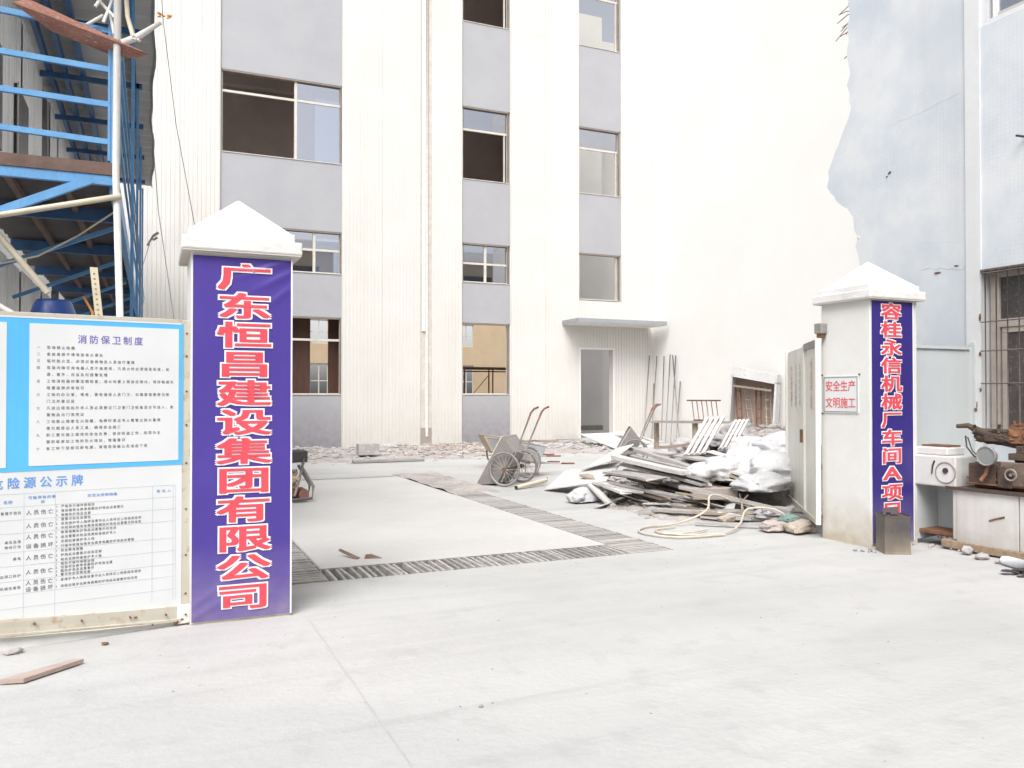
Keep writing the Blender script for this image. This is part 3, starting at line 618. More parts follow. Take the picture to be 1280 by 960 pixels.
# safety sign on right pillar's left face
sg = thing('safety_sign', 'small white sign with eight red characters on the right pillar', 'sign', (6.42, 6.25, 1.32))
MB().box(6.408, 6.419, 6.02, 6.48, 1.31, 1.69).build('plate', 'poster_white', sg, .002)
f = MB()
for a in ((6.03, 6.47, 1.322, 1.328), (6.03, 6.47, 1.672, 1.678), (6.03, 6.036, 1.328, 1.672), (6.464, 6.47, 1.328, 1.672)): f.box(6.405, 6.409, *a)
f.build('border', 'ink', sg)
f = MB()
for row, zc in (('安全生产', 1.585), ('文明施工', 1.415)):
    for i, ch in enumerate(row): put(f, ch, (6.406, 6.40 - i * .10, zc), (0, -1, 0), (0, 0, 1), .10, .115, .012)
f.build('lettering', 'signred', sg)
MB().add([], []) 
f = MB()
for y, z in ((6.01, 1.70), (6.50, 1.70), (6.50, 1.30)): f.tube([(6.42, y, z), (6.405, y, z)], .008, 8)
f.build('screw', 'rust', sg)
# corner bead on the right pillar
lb = thing('junction_box', 'small grey metal box with rusty base high on the left face of the right pillar', 'junction box', (6.38, 6.47, 2.1))
MB().box(6.33, 6.42, 6.43, 6.53, 2.13, 2.24).build('body', 'zinc', lb, .012)
MB().box(6.35, 6.41, 6.445, 6.515, 2.09, 2.131).build('rusty_base', 'rust', lb, .006)

# ================================================================== LEFT GATE LEAF AND ITS POSTERS
H0 = Vector((.20, 5.77, 0)); DV = Vector((-.985, -.17, 0)).normalized(); NV = Vector((.17, -.985, 0)).normalized()   # NV towards the street
UX = -DV
def LP(s, z, n=0): return H0 + DV * s + Vector((0, 0, z)) + NV * n
def lbox(mb, s0, s1, z0, z1, n0, n1):
    mb.obox((LP(s0, z0, n0) + LP(s1, z1, n1)) / 2, DV * (s1 - s0), NV * (n1 - n0), Vector((0, 0, z1 - z0))); return mb
lg = thing('gate_leaf', 'left gate leaf of cream steel covered with blue and white notice boards', 'gate', tuple(H0))
lbox(MB(), -.035, 2.6, .03, 1.985, -.03, -.012).build('sheet', 'gatepaint', lg)
f = MB(); lbox(f, -.04, .03, .0, 1.985, -.012, .012); f.build('hinge_stile', 'gatepaint', lg, .004)
f = MB(); lbox(f, .03, 2.6, 1.965, 1.99, -.012, .014); f.build('top_rail', 'gatepaint', lg, .003)
f = MB(); lbox(f, 2.53, 2.6, .0, 1.965, -.012, .012); f.build('latch_stile', 'gatepaint', lg, .004)
f = MB(); f.prism([LP(-.0, .125, .03), LP(.35, .14, .034), LP(1.0, .185, .03), LP(1.7, .2, .03), LP(2.6, .2, .03), LP(2.6, .12, .03), LP(1.7, .125, .03), LP(1.0, .10, .03), LP(.35, .055, .034), LP(.0, .045, .03)], -NV * .03); f.build('kick_rail', 'gatepaint', lg)
f = MB(); f.prism([LP(.02, .06, .012), LP(1.0, .10, .012), LP(2.6, .10, .012), LP(2.6, -.0, .012), LP(1.0, .0, .012), LP(.02, -.0, .012)], -NV * .02); f.build('lower_rail', 'cabin', lg)
f = MB(); f.prism([LP(.03, .045, .045), LP(.5, .07, .05), LP(1.2, .115, .045), LP(1.2, .095, .045), LP(.5, .05, .05), LP(.03, .03, .045)], -NV * .02); f.build('bent_strip', 'gatepaint', lg)
f = MB(); lbox(f, -.05, .05, .01, .13, .012, .04); f.build('hinge_block', 'cabin', lg, .006)
f = MB()
for z in (.2, .45, .75, 1.05, 1.3, 1.52, 1.75, 1.9): f.tube([LP(-.005, z, .0), LP(-.005, z, .016)], .007, 7)
for s, z in ((.12, .085), (.33, .1), (.6, .12), (.85, .14), (.05, .03), (.2, .035), (-.0, .07)): f.tube([LP(s, z, .0), LP(s, z, .052)], .006, 7)
f.build('bolt', 'rust', lg)
for s, z, a in ((.02, .04, .012), (.06, .02, .018), (.3, .095, .012), (-.02, .005, .02)):
    MB().rock(LP(s, z, .04), a, .006, a * .7).build('rust_patch', 'rust', lg)

ps = thing('notice_poster', 'blue framed fire safety rules poster on the left gate leaf', 'poster', tuple(LP(.5, 1.05, .014)))
f = MB(); lbox(f, .018, 2.5, 1.043, 1.962, -.004, .016); f.build('blue_ground', 'poster_blue', ps)
f = MB(); lbox(f, .045, .885, 1.073, 1.925, .016, .018); f.build('white_page', 'poster_white', ps)
f = MB(); lbox(f, 1.0, 1.9, 1.068, 1.925, .016, .018); f.build('white_page', 'poster_white', ps)
f = MB(); lbox(f, .03, 1.4, 1.955, 1.966, .016, .0175); f.build('white_edge', 'poster_white', ps)
f = MB()
for i, ch in enumerate('消防保卫制度'): put(f, ch, LP(.605 - i * .0635, 1.838, .0190), UX, (0, 0, 1), .052, .056, .012)
f.build('title_lettering', 'ink_violet', ps)
lines = [('一', '现场禁止吸烟'), ('二', '各级易燃不得堆放有火源处'), ('三', '临时防火员，必须对易燃物及人员进行管理'), ('四', '现场内除可用电器人员不准使用，凡用火时必须报告批准，如'), ('', '遇，事件，应当及时报警处理'),
         ('五', '工地消防器材要定期检查，消火栓要上锁放在箱内，保持畅通无'), ('', '阻要挂牌并有标识'), ('六', '工地的办公室，宿舍，要有值班人员门卫，如需留宿要登记报'), ('', '门卫并登记后'),
         ('七', '凡进出现场的外来人员必须登记门卫室门卫检查后方可进入，贵'), ('', '重物品出门须凭证'), ('八', '工地禁止随意生火取暖，电焊时须设专人看管以防火星溅'), ('', '落引燃周边人员工具，确保安全施工'),
         ('九', '职工要对施工现场的安全负责，做好防盗工作，防范为主'), ('', '要积极参加工地的防火培训，增强意识'), ('十', '各工种下班前切断电源，清理现场确认无误后下班')]
f = MB()
for r_i, (num, txt) in enumerate(lines):
    z = 1.783 - r_i * .0406
    if num: put(f, num, LP(.838, z, .0190), UX, (0, 0, 1), .018, .020, .01)
    for i, ch in enumerate(txt): put(f, ch, LP(.785 - i * .0258, z, .0190), UX, (0, 0, 1), .020, .021, .01)
f.build('body_lettering', 'ink', ps)

pt = thing('notice_poster', 'white hazard source table with blue heading on the lower left gate leaf', 'poster', tuple(LP(.5, .1, .014)))
f = MB(); lbox(f, .022, 2.5, .12, 1.043, -.006, .014); f.build('sheet', 'poster_white', pt)
f = MB()
for i, ch in enumerate('危险源公示牌'): put(f, ch, LP(1.045 - i * .0835, .975, .0150), UX, (0, 0, 1), .066, .07, .02)
f.build('title_lettering', 'ink_blue', pt)
rowz = [.912, .835, .758, .680, .570, .488, .400, .322, .240, .165]
f = MB()
for z in rowz[:-1]: lbox(f, .06, 2.3, z - .0012, z + .0012, .014, .0150)
for s in (.06, .075, .20, .744, .907, 1.5): lbox(f, s - .0012, s + .0012, .17, .912, .014, .0151)
f.build('table_line', 'ink_line', pt)
f = MB(); g2 = MB()
def row_text(mb, txt, s, z, adv, w_, h_):
    for i, ch in enumerate(txt): put(mb, ch, LP(s - i * adv, z, .0152), UX, (0, 0, 1), w_, h_, .008)
row_text(g2, '可能导致的事', .875, .885, .0245, .022, .02); row_text(g2, '故', .81, .858, .02, .022, .02); row_text(g2, '防范及控制措施', .56, .877, .024, .022, .02); row_text(g2, '责任人', .165, .877, .033, .022, .02); row_text(g2, '名称', 1.0, .865, .024, .024, .022)
g2.build('heading_lettering', 'ink_blue', pt)
hz = '严格执行操作规程加强安全教育佩戴防护用品设置警示标志定期检查维护专人指挥监督作业人员持证上岗按规定使用'
cells = [(['人员伤亡'], [9, 17, 8]), (['人员伤亡'], [8, 22, 22]), (['人员伤亡', '设备损坏'], [15, 15, 9, 20]), (['人员伤亡'], [6, 11, 11]), (['人员伤亡'], [9, 14, 9, 8]), (['人员伤亡', '设备损坏'], [22, 21])]
k = 0
for r_i, (left, rr) in enumerate(cells):
    zt, zb = rowz[r_i + 1], rowz[r_i + 2]; h_ = zt - zb
    for j, tx in enumerate(left): row_text(f, tx, .882, zt - h_ * (j + .5) / len(left), .038, .030, .030)
    for j, cnt in enumerate(rr):
        z = zt - h_ * (j + .5) / len(rr)
        row_text(f, '1234'[j], .735, z, .02, .016, .018)
        row_text(f, (hz[k:] + hz)[:cnt], .705, z, .0205, .0175, .0185); k = (k + 7) % 30
for z, tx in ((.80, '施工用电管理不到位'), (.63, '高处坠落'), (.60, '物体打击'), (.53, '触电'), (.43, '临边洞口防护'), (.36, '机械伤害类')): row_text(f, tx[::-1], 1.13 - .0205 * 0, z, .0205, .018, .019) if False else row_text(f, tx, .93 + .0215 * (len(tx) - 1), z, .0215, .018, .019)
f.build('body_lettering', 'ink', pt)

# clods and pinkish board in front of the left gate
tag(MB().quadplate([(-.72, 4.93, .03), (-.60, 4.90, .03), (-.34, 5.13, .03), (-.40, 5.15, .03)], .022).build('offcut_board', 'pinkboard', center=True), 'flat pinkish board offcut lying on concrete before the left gate leaf', 'board')
for (x, y, a, lab) in ((-.72, 5.50, .05, 'pale mortar lump under the left gate leaf'), (-.25, 5.47, .022, 'small dark clod beside the bottom rail of the left gate')):
    tag(MB().rock((x, y, a * .4), a * 1.4, a, a * .5).build('mortar_lump', 'rock' if a > .03 else 'rust', center=True), lab, 'rubble')

# ================================================================== RIGHT GATE LEAF
GH, GE = Vector((6.30, 6.45, 0)), Vector((7.72, 8.45, 0)); GD = (GE - GH).normalized(); GN = Vector((-GD.y, GD.x, 0)); LEN = (GE - GH).length
def GP(s, z, n=0): return GH + GD * s + Vector((0, 0, z)) + GN * n
def gbox(mb, s0, s1, z0, z1, n0, n1):
    mb.obox((GP(s0, z0, n0) + GP(s1, z1, n1)) / 2, GD * (s1 - s0), GN * (n1 - n0), Vector((0, 0, z1 - z0))); return mb
rg = thing('gate_leaf', 'right gate leaf of pale sheet steel swung open beside the scrap heap', 'gate', tuple(GH))
gbox(MB(), .0, .86, .17, 2.02, -.02, -.008).build('sheet', 'gatesheet', rg); gbox(MB(), .90, LEN, .17, 2.05, -.018, -.006).build('sheet', 'gatesheet', rg)
f = MB(); gbox(f, 0, .05, .15, 2.07, -.03, .02); gbox(f, .855, .905, .15, 2.06, -.03, .02); gbox(f, LEN - .05, LEN, .15, 2.07, -.03, .02); f.build('stile', 'gatesheet', rg, .004)
f = MB(); gbox(f, .05, .855, 2.0, 2.07, -.028, .018); f.build('top_rail', 'zinc', rg); f = MB(); gbox(f, .05, .855, .15, .19, -.028, .018); gbox(f, .905, LEN - .05, .15, .19, -.028, .018); f.build('bottom_rail', 'gatepaint', rg)
f = MB(); gbox(f, .9, .93, .95, 1.1, .018, .05); f.build('latch', 'rust', rg)
a_, b_ = MB(), MB()
for s, txt, mb in ((.42, '施工现场禁止吸烟', a_), (1.28, '注意安全文明', b_), (1.62, '进入工地须戴帽', b_), (2.0, '闲人免进严禁烟火', a_)):
    for i, ch in enumerate(txt): put(mb, ch, GP(s, 1.83 - i * (.52 / len(txt)), .004), -GD, (0, 0, 1), .13, .07, .012)
a_.build('lettering', 'ink_red', rg); b_.build('lettering', 'ink_grey', rg)

# grey infill sheet between the right pillar and the blue building
sh = thing('infill_fence', 'grey sheet steel infill fence between right pillar and blue building', 'fence', (7.8, 6.3, 0))
MB().box(7.06, 7.115, 6.26, 6.32, 0, 2.06).build('post', 'gatepaint', sh)
MB().box(7.115, 8.42, 6.29, 6.30, 1.30, 2.03).build('sheet', 'gateback', sh); MB().box(7.115, 8.42, 6.287, 6.297, .22, 1.306).build('sheet', 'gateback', sh)
MB().box(7.115, 8.36, 6.27, 6.30, 2.0, 2.034).build('top_rail', 'gateback', sh)
MB().box(8.40, 8.445, 6.25, 6.31, 0, 2.08).build('post', 'gateback', sh)
MB().rock((8.41, 6.245, 1.33), .03, .01, .025).build('rust_patch', 'rust', sh); MB().rock((8.43, 6.245, 1.39), .010, .008, .05).build('rust_patch', 'rust', sh)
MB().box(7.115, 8.4, 6.27, 6.295, .14, .18).build('bottom_rail', 'gateback', sh)

# ================================================================== OLD LATHE (right edge)
O = Vector((7.06, 5.50, 0)); AX = Vector((.105, -.995, 0)).normalized(); NX = Vector((-.995, -.105, 0)).normalized(); UP = Vector((0, 0, 1))
def Q(a, n, z): return O + AX * a + NX * n + UP * z
la = thing('old_lathe', 'scrapped lathe with chipped white cabinet and rusty carriage by the blue wall', 'lathe', tuple(Q(.8, -.25, 0)))
def mbox(mb, a0, a1, n0, n1, z0, z1):
    mb.obox((Q(a0, n0, z0) + Q(a1, n1, z1)) / 2, AX * (a1 - a0), NX * (n1 - n0), UP * (z1 - z0)); return mb
mbox(MB(), .0, .075, -.44, -.008, .10, .60).build('end_panel', 'lathe', la, .012)
mbox(MB(), .045, .62, -.44, .0, .085, .60).build('cabinet_door', 'lathe', la, .006)
mbox(MB(), .626, 1.9, -.44, -.004, .085, .585).build('cabinet_body', 'lathe', la, .006)
mbox(MB(), .74, .78, -.003, .006, .26, .38).build('handle', 'zinc', la, .003)
f = MB(); f.tube([Q(.36, .002, .33), Q(.42, .004, .355), Q(.50, .002, .38)], .009, 6); f.build('scrape_mark', 'rust', la)
mbox(MB(), -.05, 2.0, -.46, .03, .585, .615).build('drip_tray', 'grease', la)
mbox(MB(), .16, 1.9, -.32, -.10, .62, .86).build('bed', 'grease', la, .01)
# headstock
hs = mbox(MB(), -.40, .04, -.36, .0, .60, .90).build('headstock', 'lathe', la, .014)
mbox(MB(), -.39, -.06, -.33, -.03, .902, .98).build('headstock_lid', 'lathe', la, .014); mbox(MB(), -.36, -.08, -.28, -.08, .98, .998).build('rusty_bracket', 'rust', la)
f = MB(); f.torus(Q(-.06, .004, .74), NX, .10, .006, 30, 6); f.build('dial_ring', 'zinc', la)
f = MB(); f.tube([Q(-.06, -.01, .76), Q(-.06, .012, .76)], .027, 14); f.build('spindle_hole', 'dark', la)
f = MB(); f.tube([Q(-.17, .004, .85), Q(-.19, .006, .80), Q(-.2, .004, .72)], .008, 6); f.build('lever', 'dark', la)
f = MB(); mbox(f, -.40, -.38, -.36, -.02, .05, .60); mbox(f, -.40, .0, -.40, -.38, .05, .60); f.build('leg_panel', 'gateback', la)
mbox(MB(), -.38, .0, -.36, -.06, .12, .15).build('shelf', 'rust', la)
mbox(MB(), -.1, 2.1, -.45, -.28, 0, .085).build('skid', 'timber', la, .01); f = MB(); f.obox(Q(1.0, -.02, .045), AX * 2.2 + UP * -.03, NX * .08, UP * .075); f.build('skid', 'timber', la, .008)
# carriage: lumpy rusty castings
def lump(mb, c, s, seed=1, amp=.5, sub=4):
    bm = bmesh.new(); bmesh.ops.create_icosphere(bm, subdivisions=sub, radius=1)
    vs = []
    for v in bm.verts:
        p = v.co.copy(); q = Vector((math.copysign(abs(p.x) ** .6, p.x), math.copysign(abs(p.y) ** .6, p.y), math.copysign(abs(p.z) ** .6, p.z)))
        q *= 1 + amp * (noise.noise(p * 1.7 + Vector((seed, 0, 0))) + .7 * noise.noise(p * 4.2 + Vector((0, seed, 0))) + .4 * noise.noise(p * 10 + Vector((0, 0, seed))))
        vs.append(Vector(c) + Vector((q.x * s[0], q.y * s[1], q.z * s[2])))
    fs = [tuple(v.index for v in f.verts) for f in bm.faces]; bm.free(); mb.add(vs, fs)
def blob(mb, c, s, n=10, seed=1):
    for k in range(n):
        p = Vector(c) + Vector((random.uniform(-1, 1) * s[0], random.uniform(-1, 1) * s[1], random.uniform(-1, 1) * s[2]))
        a = random.uniform(.3, .6); mb.rock(p, s[0] * a, s[1] * a, s[2] * a)
f = MB(); lump(f, Q(.66, -.24, .84), (.13, .15, .13), 3, .3); lump(f, Q(1.0, -.26, .95), (.16, .22, .25), 9, .28); lump(f, Q(.80, -.24, 1.0), (.12, .16, .13), 14, .35); mbox(f, .50, .86, -.30, -.06, .90, .96); mbox(f, .56, .80, -.28, -.08, .96, 1.03); f.build('carriage', 'grease', la, .008)
f = MB(); mbox(f, .44, .84, -.08, -.03, .66, .88); f.build('apron', 'grease3', la, .012)
f = MB(); f.torus(Q(.56, .01, .77), NX, .05, .009, 20, 6); f.tube([Q(.56, -.04, .77), Q(.56, .015, .77)], .014, 8); f.tube([Q(.56, .01, .82), Q(.56, .05, .82)], .01, 6); f.build('handwheel', 'zinc', la)
f = MB(); f.torus(Q(.74, .01, .72), NX, .035, .007, 18, 6); f.tube([Q(.74, -.04, .72), Q(.74, .03, .72)], .01, 8); f.build('handwheel', 'zinc', la)
f = MB(); f.tube([Q(.12, -.05, .66), Q(1.9, -.05, .66)], .012, 8); f.tube([Q(.12, -.05, .71), Q(1.9, -.05, .71)], .009, 8); f.build('lead_screw', 'rust', la)
f = MB(); f.tube([Q(.86, -.2, .95), Q(1.2, -.2, .97)], [.13, .15], 18); f.torus(Q(1.0, -.2, .96), AX, .15, .015, 24, 6); f.build('chuck_housing', 'grease3', la)
f = MB()
pts = [Q(-.02, -.12, 1.19), Q(.08, -.14, 1.20), Q(.2, -.16, 1.14), Q(.4, -.18, 1.08), Q(.55, -.2, 1.06)]
f.tube(pts, [.02, .026, .04, .06, .07], 9); lump(f, Q(.32, -.18, 1.10), (.06, .19, .06), 5, .35, 5); mbox(f, .26, .44, -.24, -.1, 1.06, 1.12); f.tube([Q(.15, -.12, 1.14), Q(.16, -.12, 1.21)], .012, 6); f.tube([Q(.38, -.12, 1.14), Q(.39, -.12, 1.22)], .014, 6); f.build('tool_arm', 'grease', la)
f = MB(); mbox(f, .48, .62, -.26, -.12, 1.05, 1.20); lump(f, Q(.55, -.18, 1.14), (.06, .08, .07), 8, .7)
for k in range(6): f.tube([Q(.48 + k * .03, -.16, 1.18), Q(.48 + k * .03, -.16, 1.26 + random.uniform(-.02, .02))], .007, 5)
f.build('rusted_toolpost', 'grease2', la)
f = MB(); f.tube([Q(.36, -.0, .93), Q(.36, .05, .93)], .085, 26); f.build('grey_disc', 'disc', la); f = MB(); f.torus(Q(.36, .05, .93), NX, .085, .008, 28, 6); f.build('disc_rim', 'zinc', la)
f = MB(); f.tube([Q(.36, -.02, .93), Q(.36, .0, .93)], .05, 16); f.tube([Q(.36, .0, .87), Q(.34, .02, .76), Q(.30, .03, .70)], .018, 8); f.build('crank', 'rust', la)
f = MB(); f.tube([Q(.08, -.1, 1.10), Q(.12, -.05, 1.0), Q(.2, -.03, .92), Q(.30, -.03, .87)], .008, 6); f.tube([Q(.1, -.1, 1.09), Q(.16, -.07, .97), Q(.26, -.04, .89)], .006, 6); f.build('coolant_hose', 'dark', la)
f = MB(); f.tube([Q(.66, -.36, 1.12), Q(1.3, -.36, 1.02)], .05, 12); mbox(f, .9, 1.7, -.42, -.34, .86, 1.06); f.build('black_motor', 'dark', la)
f = MB(); mbox(f, .14, .4, -.12, -.04, .66, .85); mbox(f, .42, .55, -.1, -.02, .64, .84); f.build('gearbox', 'grease', la, .01)
for (p, a, lab) in (((6.90, 5.08, .03), (.11, .07, .045), 'flat pale broken stone under the lathe front skid'), ((6.98, 5.28, .05), (.08, .06, .055), 'rounder grey stone wedged at the left end of the lathe skid'), ((6.87, 4.90, .02), (.05, .035, .03), 'small reddish stone between the flat stone and the milky pipe')):
    tag(MB().rock(p, *a).build('stone', 'rock', center=True), lab, 'stone')
f = MB(); f.tube([(6.86, 4.84, .045), (6.83, 4.74, .046), (6.76, 4.50, .048)], [.035, .045, .045], 12); tag(f.build('plastic_bottle', 'bottle', center=True), 'milky white plastic bottle lying before the lathe', 'bottle')
f = MB(); blob(f, (6.66, 4.50, .02), (.14, .10, .02), 24); tag(f.build('rag', 'dark', center=True), 'dark crumpled rag on the ground at the right edge of the picture', 'rag')

# tin can beside the right pillar
tc = thing('tin_can', 'dark scorched square tin can standing against the right pillar banner', 'tin can', (6.46, 5.64, 0))
cc = Vector((6.455, 5.655, 0)); a0 = R(-28); cx_, sx_ = Vector((math.cos(a0), math.sin(a0), 0)), Vector((-math.sin(a0), math.cos(a0), 0))
f = MB(); rings = []
for z, s in ((0, 1), (.01, 1.02), (.02, 1), (.15, .985), (.30, 1.0), (.335, 1.0), (.345, 1.02), (.36, 1.02)):
    rings.append([cc + cx_ * (.118 * s * a + random.uniform(-.002, .002)) + sx_ * (.118 * s * b) + UP * z for a, b in ((-1, -1), (0, -1.0), (1, -1), (1.0, 0), (1, 1), (0, 1), (-1, 1), (-1, 0))])
vs = [v for r_ in rings for v in r_]; fs = [(l * 8 + k, l * 8 + (k + 1) % 8, (l + 1) * 8 + (k + 1) % 8, (l + 1) * 8 + k) for l in range(len(rings) - 1) for k in range(8)]
f.add(vs, fs); f.add([v - UP * .012 for v in rings[-1]], [tuple(range(8))]); f.build('body', 'can', tc, .004)
f = MB(); f.prism([cc + cx_ * -.11 + sx_ * -.05 + UP * .36, cc + cx_ * .02 + sx_ * -.08 + UP * .375, cc + cx_ * .07 + sx_ * .06 + UP * .42, cc + cx_ * -.06 + sx_ * .1 + UP * .40], UP * .004); f.build('torn_lid', 'can', tc)
f = MB(); f.tube([cc + cx_ * -.06 + sx_ * -.05 + UP * .35, cc + cx_ * -.06 + sx_ * -.05 + UP * .385], .02, 10); f.build('spout', 'dark', tc)
f = MB()
for k in range(14): f.rock((random.uniform(6.15, 7.1), random.uniform(5.72, 5.84), .01), *(random.uniform(.01, .035) for _ in range(3)))
tag(f.build('pillar_foot_grit', 'rock'), 'grit gathered at the foot of the right pillar', 'grit', kind='stuff')

heightmesh('foot_dust', 'dust', 6.2, 8.4, 5.2, 6.3, 60, 40, lambda x, y: -.012 + .02 * noise.noise(Vector((x * 3, y * 3, 4))) + .012 * max(0, (y - 5.5))); tag(bpy.data.objects['foot_dust'], kind='stuff')
f = MB()
for k in range(70): f.rock((random.uniform(6.9, 8.3), random.uniform(5.3, 6.2), .012), *(random.uniform(.008, .03) for _ in range(3)))
tag(f.build('foot_rubble', 'rock'), kind='stuff')
# ================================================================== SITE CABIN (left)
pc = thing('site_cabin', 'two-storey white panel site cabin with blue steel walkway above the left gate', 'cabin', (-1.5, 7.5, 0))
YS, YE, XW, XD = 7.5, 20.4, -1.5, -.27
for z0, z1 in ((0, 3.05), (3.4, 6.2)):
    y = YS
    while y < YE - .5:
        x_ = XW - (.0 if int(y) % 2 else .015)
        if z0 > 1 and 13.0 < y < 14.2:
            MB().box(XW - .2, XW - .06, y, y + 1.05, z0, z1).build('door', 'dirtyglass', pc)
        else:
            mb = MB(); n = 6
            prof = []
            for i in range(n):
                a = y + i * 1.05 / n; w_ = 1.05 / n; prof += [(x_, a), (x_, a + w_ * .8), (x_ - .012, a + w_ * .85), (x_ - .012, a + w_ * .95)]
            prof.append((x_, y + 1.05)); k = len(prof)
            mb.add([(p[0], p[1], z0) for p in prof] + [(p[0], p[1], z1) for p in prof], [(i, i + 1, k + i + 1, k + i) for i in range(k - 1)])
            mb.box(XW - .07, XW - .03, y, y + 1.05, z0, z1); mb.build('wall_panel', 'cabin', pc)
        y += 1.06
MB().box(-5, XW - .03, YS - .02, YS + .05, 0, 3.05).build('end_wall', 'cabin', pc); MB().box(-5, XW - .03, YS - .02, YS + .05, 3.4, 6.2).build('end_wall', 'cabin', pc)
MB().box(-5.0, XW + .02, YE + .1, YE + .2, 0, 6.2).build('end_wall', 'cabin', pc)
for z in (4.1,):
    for y in (9.2, 11.2): 
        o = MB().box(XW - .01, XW + .02, y, y + .95, z, z + 1.1).build('window', 'dirtyglass', pc); MB().box(XW + .02, XW + .035, y - .03, y, z, z + 1.1).build('frame', 'alu', o)
# roof: sheet with purlins and rafters, wavy free edge
f = MB(); n = 70; vs = []
for i in range(n + 1):
    y = 6.5 + (YE + .1 - 6.5) * i / n; e = .0 + .022 * math.sin(y * 1.15) + .012 * math.sin(y * 3.1)
    for x in (-5.2, -2.0, -1.5, -1.1, -.75, -.4, e - .04, e): vs.append((x, y, 6.30 + .035 * (1 if i % 2 else 0) - (.05 if x == e else 0)))
f.add(vs, [(i * 8 + k, i * 8 + k + 1, (i + 1) * 8 + k + 1, (i + 1) * 8 + k) for i in range(n) for k in range(7)]); f.build('roof_sheet', 'roofu', pc)
for x in (-1.42, -.98, -.30): MB().box(x, x + .06, 6.6, YE, 6.16, 6.28).build('purlin', 'bluedark', pc)
MB().box(-1.22, -1.16, 6.6, YE, 6.16, 6.28).build('purlin', 'bluedark', pc)
y = 7.4
while y < YE:
    MB().box(XW, -.16, y, y + .05, 6.08, 6.158).build('rafter', 'bluedark', pc); y += 2.0
# walkway
f = MB(); n = 90; vs = []
for i in range(n + 1):
    y = YS + (YE - YS) * i / n
    for x in (XW - .02, XD - .06): vs.append((x, y, 3.30 + (.03 if i % 2 else 0)))
f.add(vs, [(i * 2, i * 2 + 1, i * 2 + 3, i * 2 + 2) for i in range(n)]); f.add([(v[0], v[1], v[2] + .08) for v in vs], [(i * 2, i * 2 + 2, i * 2 + 3, i * 2 + 1) for i in range(n)]); f.build('deck', 'decku', pc)
MB().box(XW, XD + .02, YS - .06, YS - .002, 3.30, 3.40).build('deck_edge', 'deckedge', pc)
MB().box(XW, XD + .0, YS - .05, YS, 3.22, 3.298).build('edge_beam', 'bluesteel', pc)
MB().box(XD - .06, XD - .0, YS, YE, 3.16, 3.36).build('edge_beam', 'bluesteel', pc)
y = 8.8
while y < YE:
    MB().box(XW, XD - .06, y, y + .06, 3.17, 3.29).build('joist', 'bluedark', pc)
    MB().beam((XW + .02, y + .04, 2.62), (XD - .08, y + .04, 3.12), .035, .04).build('brace', 'bluesteel', pc); y += 2.1
for x in (-1.1, -.7): MB().box(x, x + .05, YS, YE, 3.24, 3.296).build('stringer', 'deckedge', pc)
for y in (YS, 10.2, 13.4, 16.8, 20.2):
    z0 = 3.36 if y == YS else 0.0
    if y == YS: MB().box(XD - .055, XD + .02, y - .04, y + .02, 3.40, 6.16).build('post', 'bluesteel', pc); MB().box(XD - .075, XD - .056, y - .045, y + .02, 3.42, 6.16).build('post_flange', 'bluesteel', pc)
    else: MB().box(XD + .035, XD + .07, y, y + .05, z0, 6.16).build('post', 'bluesteel', pc)
for z0, z1 in ((4.54, 4.50), (4.21, 4.18), (3.91, 3.89), (3.61, 3.58)):
    MB().beam((XW, YS - .02, z0 + .01), (XD - .07, YS - .02, z1), .035, .045).build('end_rail', 'bluesteel', pc)
for z in (4.5, 4.2, 3.9, 3.6):
    MB().beam((XD + .01, YS + .02, z), (XD + .01, YE, z), .022, .03).build('side_rail', 'bluesteel', pc)
MB().beam((-1.5, YS - .07, 2.73), (-.46, YS - .07, 3.245), .05, .065).build('end_brace', 'bluesteel', pc)
# loose tubes and boards on the cabin
pz = MB().tube([(-.275, YS - .10, 6.2), (-.28, YS - .10, 3.3), (-.24, YS - .09, 2.0)], .028, 10); tag(pz.build('white_pipe', 'pipewhite'), 'tall white plastic pipe running down the walkway corner post', 'pipe')
pz = MB().tube([(-1.6, YS - .13, 2.75), (-.24, YS - .13, 3.12)], .024, 8); tag(pz.build('cross_tube', 'pipebeige'), 'pale steel tube slanting up to the walkway corner under the deck', 'tube')
pz = MB().tube([(-1.35, YS + .3, 3.05), (-.80, YS + .3, 2.35)], .026, 8); tag(pz.build('prop_tube', 'pipebeige'), 'beige tube sloping down to the right under the walkway deck', 'tube')
pz = MB().tube([(-1.3, YS + .2, 2.32), (-.98, YS + .2, 2.12)], .022, 8); tag(pz.build('prop_tube', 'pipewhite'), 'short pale tube at the left edge low under the walkway', 'tube')
pz = MB().tube([(-1.28, YS + .4, 2.55), (-.9, YS + .5, 2.68), (-.6, YS + .6, 2.9), (-.3, YS + .4, 3.1)], .008, 6); tag(pz.build('hanging_cable', 'pipebeige'), 'slack thin cable sagging below the walkway deck', 'cable')
f = MB(); f.quadplate([(-1.02, 7.36, 4.555), (-.90, 7.36, 4.60), (-.04, 7.38, 4.32), (-.14, 7.46, 4.30), (-.32, 7.52, 4.32), (-.75, 7.53, 4.44)], .022)
tag(f.build('plywood_sheet', 'ply', center=True), 'red-brown plywood strip laid across the walkway top rail', 'board')
ar = thing('rope_hoist', 'white hoist arm with orange rag reaching out from the walkway corner', 'hoist arm', (-.18, YS - .1, 4.4))
MB().tube([(-.24, YS - .12, 4.38), (-.13, YS - .14, 4.44), (.05, YS - .18, 4.58)], [.03, .028, .018], 8).build('arm', 'pipewhite', ar)
MB().tube([(-.22, YS - .13, 4.9), (-.20, YS - .13, 4.6), (-.15, YS - .13, 4.42)], .018, 8).build('strut', 'pipebeige', ar)
f = MB(); blob(f, (-.13, YS - .14, 4.43), (.035, .03, .03), 8); f.build('knuckle', 'pipewhite', ar)
